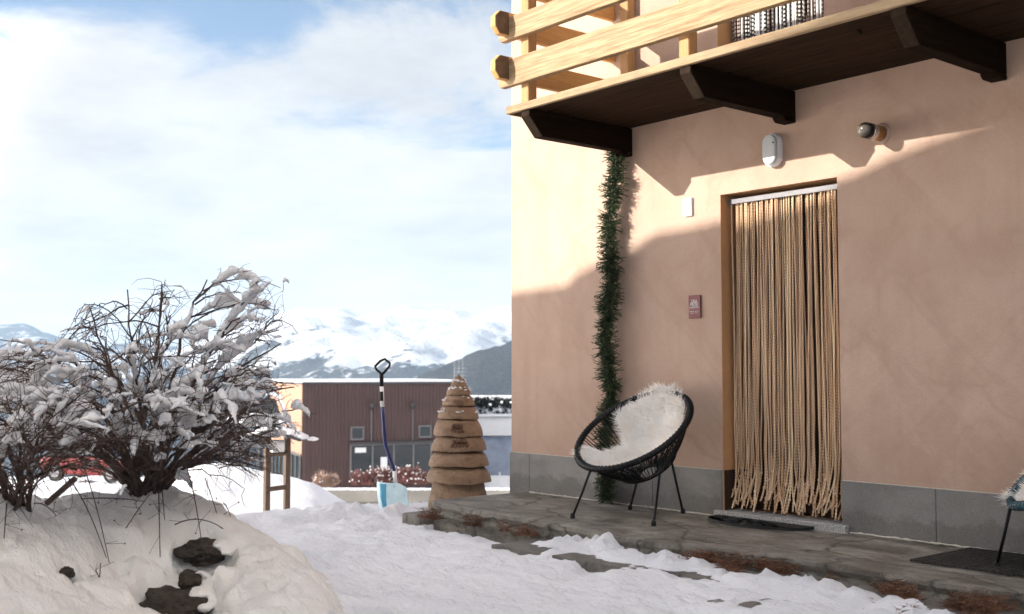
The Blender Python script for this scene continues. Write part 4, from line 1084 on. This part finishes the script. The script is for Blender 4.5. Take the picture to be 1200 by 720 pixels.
# glazed ground floor on the pink side
mb = MB(); mb.box((-.05, .15, .3), (-.006, 11.9, 2.9)); gl = mb.build('side_glazing', M['glass'], bb, world=False)
mb = MB()
for y in np.linspace(.1, 11.9, 9): mb.box((-.12, y-.07, .2), (-.055, y+.07, 2.95))
mb.box((-.13, .0, 2.9), (-.062, 12, 3.05)); mb.build('glazing_bars', M['frame_dark'], gl, world=False)
bx((-.2, -.05, -.5), (-.004, 12, .2), 'side_base', M['concrete'], bb)
# shrubs in front of it
def shrub(px, py, d, r, h, m, label, n=700, sn=.05):
    p = at(px, py, d); t = thing('low_shrub', label, 'shrub', tuple(p), 0, 'low shrubs before the brown building')
    mb = s = MB()
    for _ in range(n):
        a = random.uniform(0, 2*PI); q = np.array([math.cos(a)*random.random()**.5*r, math.sin(a)*random.random()**.5*r, random.uniform(0, h)*random.uniform(.6, 1)])
        v = np.array([q[0]/r, q[1]/r, .9])+rng.normal(size=3)*.5; v /= np.linalg.norm(v); e = p+q+v*random.uniform(.12, .4)
        mb.cur = 0; mb.tube([p+q*np.array([.5, .5, .6]), p+q, e], [.035, .025, .012], 3, False)
        if random.random() < sn: mb.cur = 1; s.blob(e, random.uniform(.025, .06), 1, .3)
    mb.build('snowy_twigs', [m, M['snow']], t)
shrub(425, 568, 68, .7, .7, M['shrub'], 'dark reddish shrub below the left part of the wide window')
shrub(448, 566, 68.2, .6, .8, M['shrub'], 'snow-dusted reddish shrub under the middle of the wide window', sn=.12)
shrub(478, 566, 68, .75, .9, M['shrub'], 'largest reddish snow-dusted shrub right of the shovel shaft', sn=.1)
shrub(492, 567, 67.6, .5, .6, M['shrub'], 'small reddish shrub beside the carved wooden tree', sn=.1)
shrub(382, 570, 62, .55, .6, M['shrub_pale'], 'pale dry shrub at the corner of the brown building')
# parapet below
DP = 60.; a, b = at(368, 574, DP), at(600, 573, DP); L = float(np.linalg.norm((b-a)[:2])); k60 = DP/FPX
pa = thing('parapet_wall', 'low concrete parapet wall with snow along its top', 'wall', (a[0], a[1], a[2]-1.6), math.atan2((b-a)[1], (b-a)[0]))
bx((0, 0, .95), (L, .4, 1.6), 'beam', M['concrete_pale'], pa)
bx((0, 0.02, -1), (4.45, .38, .948), 'wall_panel', M['concrete'], pa)
for x in (4.5, 5.05, 5.55, 6.35, 7.2, 8.2, 9.2): bx((x, .04, -1), (x+.22, .36, .948), 'pillar', M['concrete'], pa)
mb = MB()
for x in np.arange(0, L, .22): mb.blob((x, .18, 1.6), .2, 2, .3, 2, (1.1, 1.2, .42))
remesh(mb.build('snow_cap', M['snow'], pa, True, world=False), .05, 2)
mb = MB(); mb.box((4.5, .5, -1), (L, .6, .9)); mb.build('back_glazing', M['glass'], pa, world=False)
# curved canopy left of the pink wall
DC = 60.; kc = DC/FPX
cn = thing('curved_canopy', 'dark curved canopy with snow beside the pink wall', 'canopy', tuple(at(290, 570, DC)))
mb = MB(); prof = [(272-40, 464), (300, 463.5), (318, 464), (325, 467), (330, 478), (335, 492), (337, 506)]
A = [at(x, y, DC) for x, y in prof]; Bk = [p+FH*5-RT*1.0 for p in A]
th2 = [p+np.array([0, 0, .14])+RT*.12*(i > 2) for i, p in enumerate(A)]
mb.grid([A, Bk]); mb.build('canopy_shell', M['frame_dark'], cn, True)
mb = MB(); 
for i in range(len(A)-1):
    for t in np.linspace(0, 1, 4): mb.blob((A[i]*(1-t)+A[i+1]*t)+np.array([0, 0, .1])+FH*.1+RT*(.08 if i > 1 else 0), .1 if i > 2 else .14, 1, .2, 2)
    mb.grid([[A[i]+np.array([0, 0, .08]), A[i+1]+np.array([0, 0, .08])], [Bk[i]+np.array([0, 0, .1]), Bk[i+1]+np.array([0, 0, .1])]])
mb.build('canopy_snow', M['snow'], cn, True)
mb = MB(); q = [at(232, 466, DC-.02), at(322, 467, DC-.02), at(333, 500, DC-.02), at(232, 500, DC-.02)]; mb.add(q+[p+FH*.1 for p in q], [(3, 2, 1, 0), (4, 5, 6, 7), (0, 1, 5, 4), (1, 2, 6, 5), (2, 3, 7, 6), (3, 0, 4, 7)]); mb.build('gable_panel', M['feeder_roof'], cn)
for px in (238, 262, 288, 305):
    p0, p1 = at(px, 572, DC+.3), at(px, 500, DC+.3); mb = MB(); mb.tube([p0, p1], .12, 8); mb.build('canopy_post', M['frame_dark'], cn)
mb = MB(); q = [at(225, 487, DC-2.2), at(327, 490, DC-2.2)]
for t in np.linspace(0, 1, 26):
    p = q[0]*(1-t)+q[1]*t
    for f in (0, .7, 1.4): mb.blob(p+FH*f-np.array([0, 0, .25-.1*f]), .32, 1, .25, 2, (1.2, 1.2, .8))
remesh(mb.build('lower_roof_snow', M['snow'], cn, True), .08, 3)
# white house at right behind the sculpture
DW = 88.; kw = DW/FPX
p = at(576, 560, DW); wh = thing('white_house', 'white flat roofed house with snowy roof behind the carved tree', 'house', (p[0], p[1], p[2]-3), math.atan2(RT[1], RT[0]))
def wz(py): return at(576, py, DW)[2]-p[2]+3
bx((-4.5, .5, 0), (6, 8, wz(512)), 'lower_wall', M['bluegrey_wall'], wh)
bx((-4.6, .2, wz(511)), (6, 8, wz(489)), 'upper_wall', M['white_wall'], wh)
bx((-4.7, 0, wz(488.5)), (6, 8, wz(486)), 'sill_band', M['white_paint'], wh)
bx((-4.7, 3.5, wz(485)), (6, 8, wz(470)), 'roof_storey', M['feeder_roof'], wh)
bx((-4.8, 3.2, wz(469.5)), (6, 8.2, wz(466.3)), 'roof_snow', M['snow'], wh)
mb = MB(); 
for x in np.arange(-4.6, 6, .3): mb.blob((x, 2.2, wz(486)+.1), .5, 2, .35, 2, (1, 1.6, .8+.8*random.random()))
mb.build('terrace_snow', M['snow'], wh, True, world=False)
mb = MB(); mb.box((-3, -1.2, wz(580)), (6, -1.1, wz(556)))
for x in np.arange(-3, 6, .9): mb.box((x, -1.3, wz(580)), (x+.12, -1.0, wz(552)))
mb.build('balustrade', M['white_paint'], wh, world=False)
def hedge(px, label):
    q = at(px, 485, DW+2.4); mb, s = MB(), MB()
    t = thing('dark_conifer', label, 'conifer', tuple(q), 0, 'dark conifers on the roof terrace')
    for _ in range(220):
        o = np.array([random.gauss(0, .45), random.gauss(0, .3), random.random()**1.2*1.15]); mb.blades([q+o]*6, [(lambda v: v/np.linalg.norm(v))(rng.normal(size=3)+np.array([0, 0, -.3])) for _ in range(6)], .4, .16)
        if random.random() < .1: s.blob(q+o, .12, 1, .3)
    mb.build('foliage', M['hedge'], t); s.build('snow_clumps', M['snow'], t, True)
hedge(560, 'dark conifer on the roof terrace nearest the carved tree'); hedge(575, 'dark conifer in the middle of the roof terrace'); hedge(592, 'dark conifer on the roof terrace nearest the pink house')
# mast
a = at(535, 470, 110); t = thing('antenna_mast', 'thin pale lattice antenna mast above the carved tree tip', 'antenna', tuple(a))
mb = MB()
for ox in (-.22, .22, .6): mb.tube([a+RT*ox, at(535, 412 if ox < 0 else 420, 110)+RT*ox], .009, 5)
for py in (440, 436, 432): mb.tube([at(532, py, 110), at(547, py, 110)], .008, 5)
mb.build('lattice', M['mast'], t)

# ================================================================== CARS behind the bush
def car(px, py, d, rot, label):
    p = at(px, py, d); t = thing('parked_car', label, 'car', tuple(p), rot, 'red cars parked behind the bush')
    mb = MB(); side = [(-2.0, .35), (-2.05, .75), (-1.9, .98), (-1.2, 1.02), (.95, .98), (1.75, .86), (2.05, .66), (2.08, .35), (1.6, .28), (-1.6, .28)]
    mb.prism(side, 1, -.82, .82); body = bevel(recalc(mb.build('body', M['car_red'], t, world=False)), .06, 3)
    mb = MB(); cab = [(-1.75, .99), (-1.35, 1.46), (-.9, 1.55), (.1, 1.53), (.45, 1.42), (1.15, .98)]
    mb.prism(cab, 1, -.68, .68); bevel(recalc(mb.build('glass_house', M['car_dark'], t, world=False)), .05, 2)
    mb = MB(); mb.prism([(-1.3, 1.48), (-.9, 1.56), (.1, 1.54), (.42, 1.44), (.1, 1.6), (-.9, 1.63)], 1, -.66, .66); recalc(mb.build('roof', M['car_red'], t, world=False))
    mb = MB()
    for x in np.arange(-1.3, .4, .2): 
        for y in (-.45, 0, .45): mb.blob((x, y, 1.66), .24, 1, .25, 2, (1.2, 1.2, .5))
    mb.build('roof_snow', M['snow'], t, True, world=False)
    for x in (-1.25, 1.3):
        for y in (-.83, .83):
            mb = MB(); mb.lathe([(.33, -.1), (.33, .1)], (x, y, .33), 20, axis='Y'); w_ = mb.build('wheel', M['rubber'], t, world=False)
            mb = MB(); mb.lathe([(.2, -.11), (.2, .11)], (x, y, .33), 16, axis='Y'); mb.build('rim', M['alu'], w_, world=False)
    for y in (-.6, .6):
        mb = MB(); mb.box((2.03, y-.15, .6), (2.1, y+.15, .74)); mb.build('headlight', M['lens'], t, world=False)
        mb = MB(); mb.box((-2.07, y-.12, .7), (-2.0, y+.12, .92)); mb.build('tail_light', M['lamp_red'], t, world=False)
    return t
car(112, 563, 46, math.atan2(RT[1], RT[0])-.25, 'red car with dark windows seen through the bush')

# ================================================================== ADDED HOUSE (unseen, behind and left of the camera, roofline shaped to throw the shade)
nb = thing('shade_house', 'unseen cream house with a snowy low gable roof, added to shade the yard', 'house', (-6.5, -9.5, -.3))
SX, SZ = .57, .43; YF = -9.
prof_v = [(-11.2, -.3), (-10.2, .9), (-9.3, 1.3), (-8.4, 1.46), (-7.6, 1.58), (-7.18, 1.64), (-6.78, 1.655), (-6.55, 1.66), (-6.42, 1.74), (-6.19, 1.81), (-5.78, 1.9), (-5.62, 1.975), (-5.5, 1.99), (-5.16, 2.0), (-4.86, 2.03), (-4.4, 2.11), (-3.93, 2.195), (-3.58, 2.29), (-3.2, 2.36), (-2.5, 2.46), (-1.5, 2.62), (.4, 2.95), (2.2, 2.7), (6, 2.0), (8.5, 1.5)]
pr = [(x+SX*YF, z-SZ*YF) for x, z in prof_v]
# wall below the roofline
mb = MB(); lowp = [(x, z-.45) for x, z in pr[3:]]
mb.prism([(pr[3][0], -.4)]+lowp+[(pr[-1][0], -.4)], 1, YF-7, YF-.25)
recalc(mb.build('wall', M['cream_wall'], nb))
mb = MB(); rp = [(x, z) for x, z in pr[2:]]
mb.prism([(x, z-.42) for x, z in rp][::-1]+[(x, z-.2) for x, z in rp], 1, YF-7.3, YF-.02); recalc(mb.build('roof', M['wood_dark'], nb))
mb = MB(); mb.prism([(x, z-.198) for x, z in rp][::-1]+rp, 1, YF-7.2, YF); recalc(mb.build('roof_snow', M['snow'], nb))
mb = MB(); mb.prism([(pr[0][0]+.0, -.4), pr[0], pr[1], (pr[2][0], pr[2][1]), (pr[3][0]-.01, pr[3][1]-.3), (pr[3][0]-.01, -.4)], 1, YF-6, YF-.4); recalc(mb.build('lean_to', M['feeder_wood'], nb))
for x in (-12., -9., -5.5, -2.):
    mb = MB(); mb.box((x-.5, YF-.26, .9), (x+.5, YF-.2, 2.2)); w_ = mb.build('window', M['frame_grey'], nb); mb = MB(); mb.box((x-.42, YF-.2, .98), (x+.42, YF-.19, 2.12)); mb.build('pane', M['glass'], w_)

# ================================================================== HAZE
HAZE = 4.6e-5
if HAZE:
    mb = MB(); mb.box((-15500, -15500, -700), (15500, 15500, 1010)); hz = mb.build('haze', None.__class__ and bpy.data.materials.new('haze_air')); stuff(hz)
    m = hz.data.materials[0]; m.use_nodes = True; nt = m.node_tree
    for nd in list(nt.nodes): nt.nodes.remove(nd)
    o = nt.nodes.new('ShaderNodeOutputMaterial'); v = nt.nodes.new('ShaderNodeVolumePrincipled'); nt.links.new(v.outputs[0], o.inputs['Volume'])
    v.inputs['Color'].default_value = (.55, .75, 1, 1); v.inputs['Density'].default_value = HAZE; v.inputs['Anisotropy'].default_value = .0

# ================================================================== LIGHT AND SKY
sund = np.array([-.57, -1., .43]); sund /= np.linalg.norm(sund)
elv = math.asin(sund[2])
sl_ = bpy.data.lights.new('sun', 'SUN'); so_ = bpy.data.objects.new('sun', sl_); COL.objects.link(so_)
so_.rotation_euler = Vector(sund).to_track_quat('Z', 'Y').to_euler(); sl_.energy = 3.8; sl_.angle = math.radians(.53); sl_.color = (1, .95, .86)
w = bpy.data.worlds.new('World'); sc.world = w; w.use_nodes = True; nt = w.node_tree
bg = nt.nodes['Background']; bg.inputs['Strength'].default_value = .07
def N(t, **k):
    x = nt.nodes.new(t)
    for a, b in k.items(): setattr(x, a, b)
    return x
sky = N('ShaderNodeTexSky', sky_type='NISHITA', sun_disc=False, sun_elevation=elv, sun_rotation=math.atan2(sund[0], sund[1]), altitude=1500, air_density=1., dust_density=.6)
tc = N('ShaderNodeTexCoord'); sep = N('ShaderNodeSeparateXYZ'); nt.links.new(tc.outputs['Generated'], sep.inputs[0])
def mth(op, a, b=0., c=None):
    x = N('ShaderNodeMath', operation=op)
    for i, v in enumerate((a, b) if c is None else (a, b, c)):
        if hasattr(v, 'links'): nt.links.new(v, x.inputs[i])
        else: x.inputs[i].default_value = v
    return x.outputs[0]
zc = mth('ADD', mth('MAXIMUM', sep.outputs[2], 0.), .16)
cb = N('ShaderNodeCombineXYZ'); nt.links.new(mth('DIVIDE', sep.outputs[0], zc), cb.inputs[0]); nt.links.new(mth('DIVIDE', sep.outputs[1], zc), cb.inputs[1])
def wnoise(scale, det, rough, off, dist=0):
    mp = N('ShaderNodeMapping'); mp.inputs['Location'].default_value = off; nt.links.new(cb.outputs[0], mp.inputs[0])
    x = N('ShaderNodeTexNoise'); x.inputs['Scale'].default_value = scale; x.inputs['Detail'].default_value = det; x.inputs['Roughness'].default_value = rough; x.inputs['Distortion'].default_value = dist
    nt.links.new(mp.outputs[0], x.inputs['Vector']); return x.outputs['Fac']
n1 = wnoise(1.7, 9, .6, (3.1, 1.7, .4), .35); n2 = wnoise(3., 7, .6, (.4, 8, 2.))
ele = N('ShaderNodeMapRange'); ele.inputs[1].default_value = .1; ele.inputs[2].default_value = .33; ele.inputs[3].default_value = .34; ele.inputs[4].default_value = -.1; nt.links.new(sep.outputs[2], ele.inputs[0])
cov = mth('ADD', mth('ADD', mth('MULTIPLY', n1, .8), mth('MULTIPLY', n2, .2)), ele.outputs[0])
cr = N('ShaderNodeMapRange', interpolation_type='SMOOTHSTEP'); cr.inputs[1].default_value = .44; cr.inputs[2].default_value = .6; nt.links.new(cov, cr.inputs[0])
shade = N('ShaderNodeMapRange'); shade.inputs[1].default_value = .35; shade.inputs[2].default_value = .65; shade.inputs[3].default_value = .78; shade.inputs[4].default_value = 1.08; nt.links.new(wnoise(1.7, 6, .6, (9, 2, 5)), shade.inputs[0])
cl = N('ShaderNodeMix', data_type='RGBA', blend_type='MULTIPLY'); cl.inputs[0].default_value = 1; cl.inputs[6].default_value = (4.5, 4.57, 4.7, 1)
# fill light added to the unseen cloud towards the sun and overhead
dp = N('ShaderNodeVectorMath', operation='DOT_PRODUCT'); nt.links.new(tc.outputs['Generated'], dp.inputs[0]); dp.inputs[1].default_value = tuple(sund)
g1 = N('ShaderNodeMapRange', interpolation_type='SMOOTHSTEP'); g1.inputs[1].default_value = .25; g1.inputs[2].default_value = .9; g1.inputs[3].default_value = 1; g1.inputs[4].default_value = 17.; nt.links.new(dp.outputs['Value'], g1.inputs[0])
g2 = N('ShaderNodeMapRange', interpolation_type='SMOOTHSTEP'); g2.inputs[1].default_value = .36; g2.inputs[2].default_value = .8; g2.inputs[3].default_value = 0; g2.inputs[4].default_value = 35.; nt.links.new(sep.outputs[2], g2.inputs[0])
wm = N('ShaderNodeMix', data_type='RGBA'); wm.inputs[6].default_value = (1, 1, 1, 1); wm.inputs[7].default_value = (1.12, .98, .82, 1)
wf = N('ShaderNodeMapRange'); wf.inputs[1].default_value = .2; wf.inputs[2].default_value = .5; nt.links.new(dp.outputs['Value'], wf.inputs[0])
wz_ = mth('MAXIMUM', wf.outputs[0], mth('MINIMUM', g2.outputs[0], .8)); nt.links.new(wz_, wm.inputs[0])
vm = N('ShaderNodeVectorMath', operation='SCALE'); nt.links.new(wm.outputs[2], vm.inputs[0]); nt.links.new(mth('MULTIPLY', shade.outputs[0], mth('ADD', g1.outputs[0], g2.outputs[0])), vm.inputs['Scale'])
nt.links.new(vm.outputs[0], cl.inputs[7])
mx = N('ShaderNodeMix', data_type='RGBA'); nt.links.new(cr.outputs[0], mx.inputs[0]); nt.links.new(sky.outputs[0], mx.inputs[6]); nt.links.new(cl.outputs[2], mx.inputs[7])
nt.links.new(mx.outputs[2], bg.inputs['Color'])
vs = sc.view_settings; vs.view_transform = 'Standard'; vs.look = 'None'; vs.gamma = 1; vs.exposure = 1.42; vs.use_curve_mapping = False
cy = sc.cycles
cy.max_bounces = 10; cy.diffuse_bounces = 8; cy.glossy_bounces = 3; cy.volume_bounces = 0; cy.transparent_max_bounces = 8
cy.caustics_reflective = False; cy.caustics_refractive = False; cy.volume_max_steps = 64
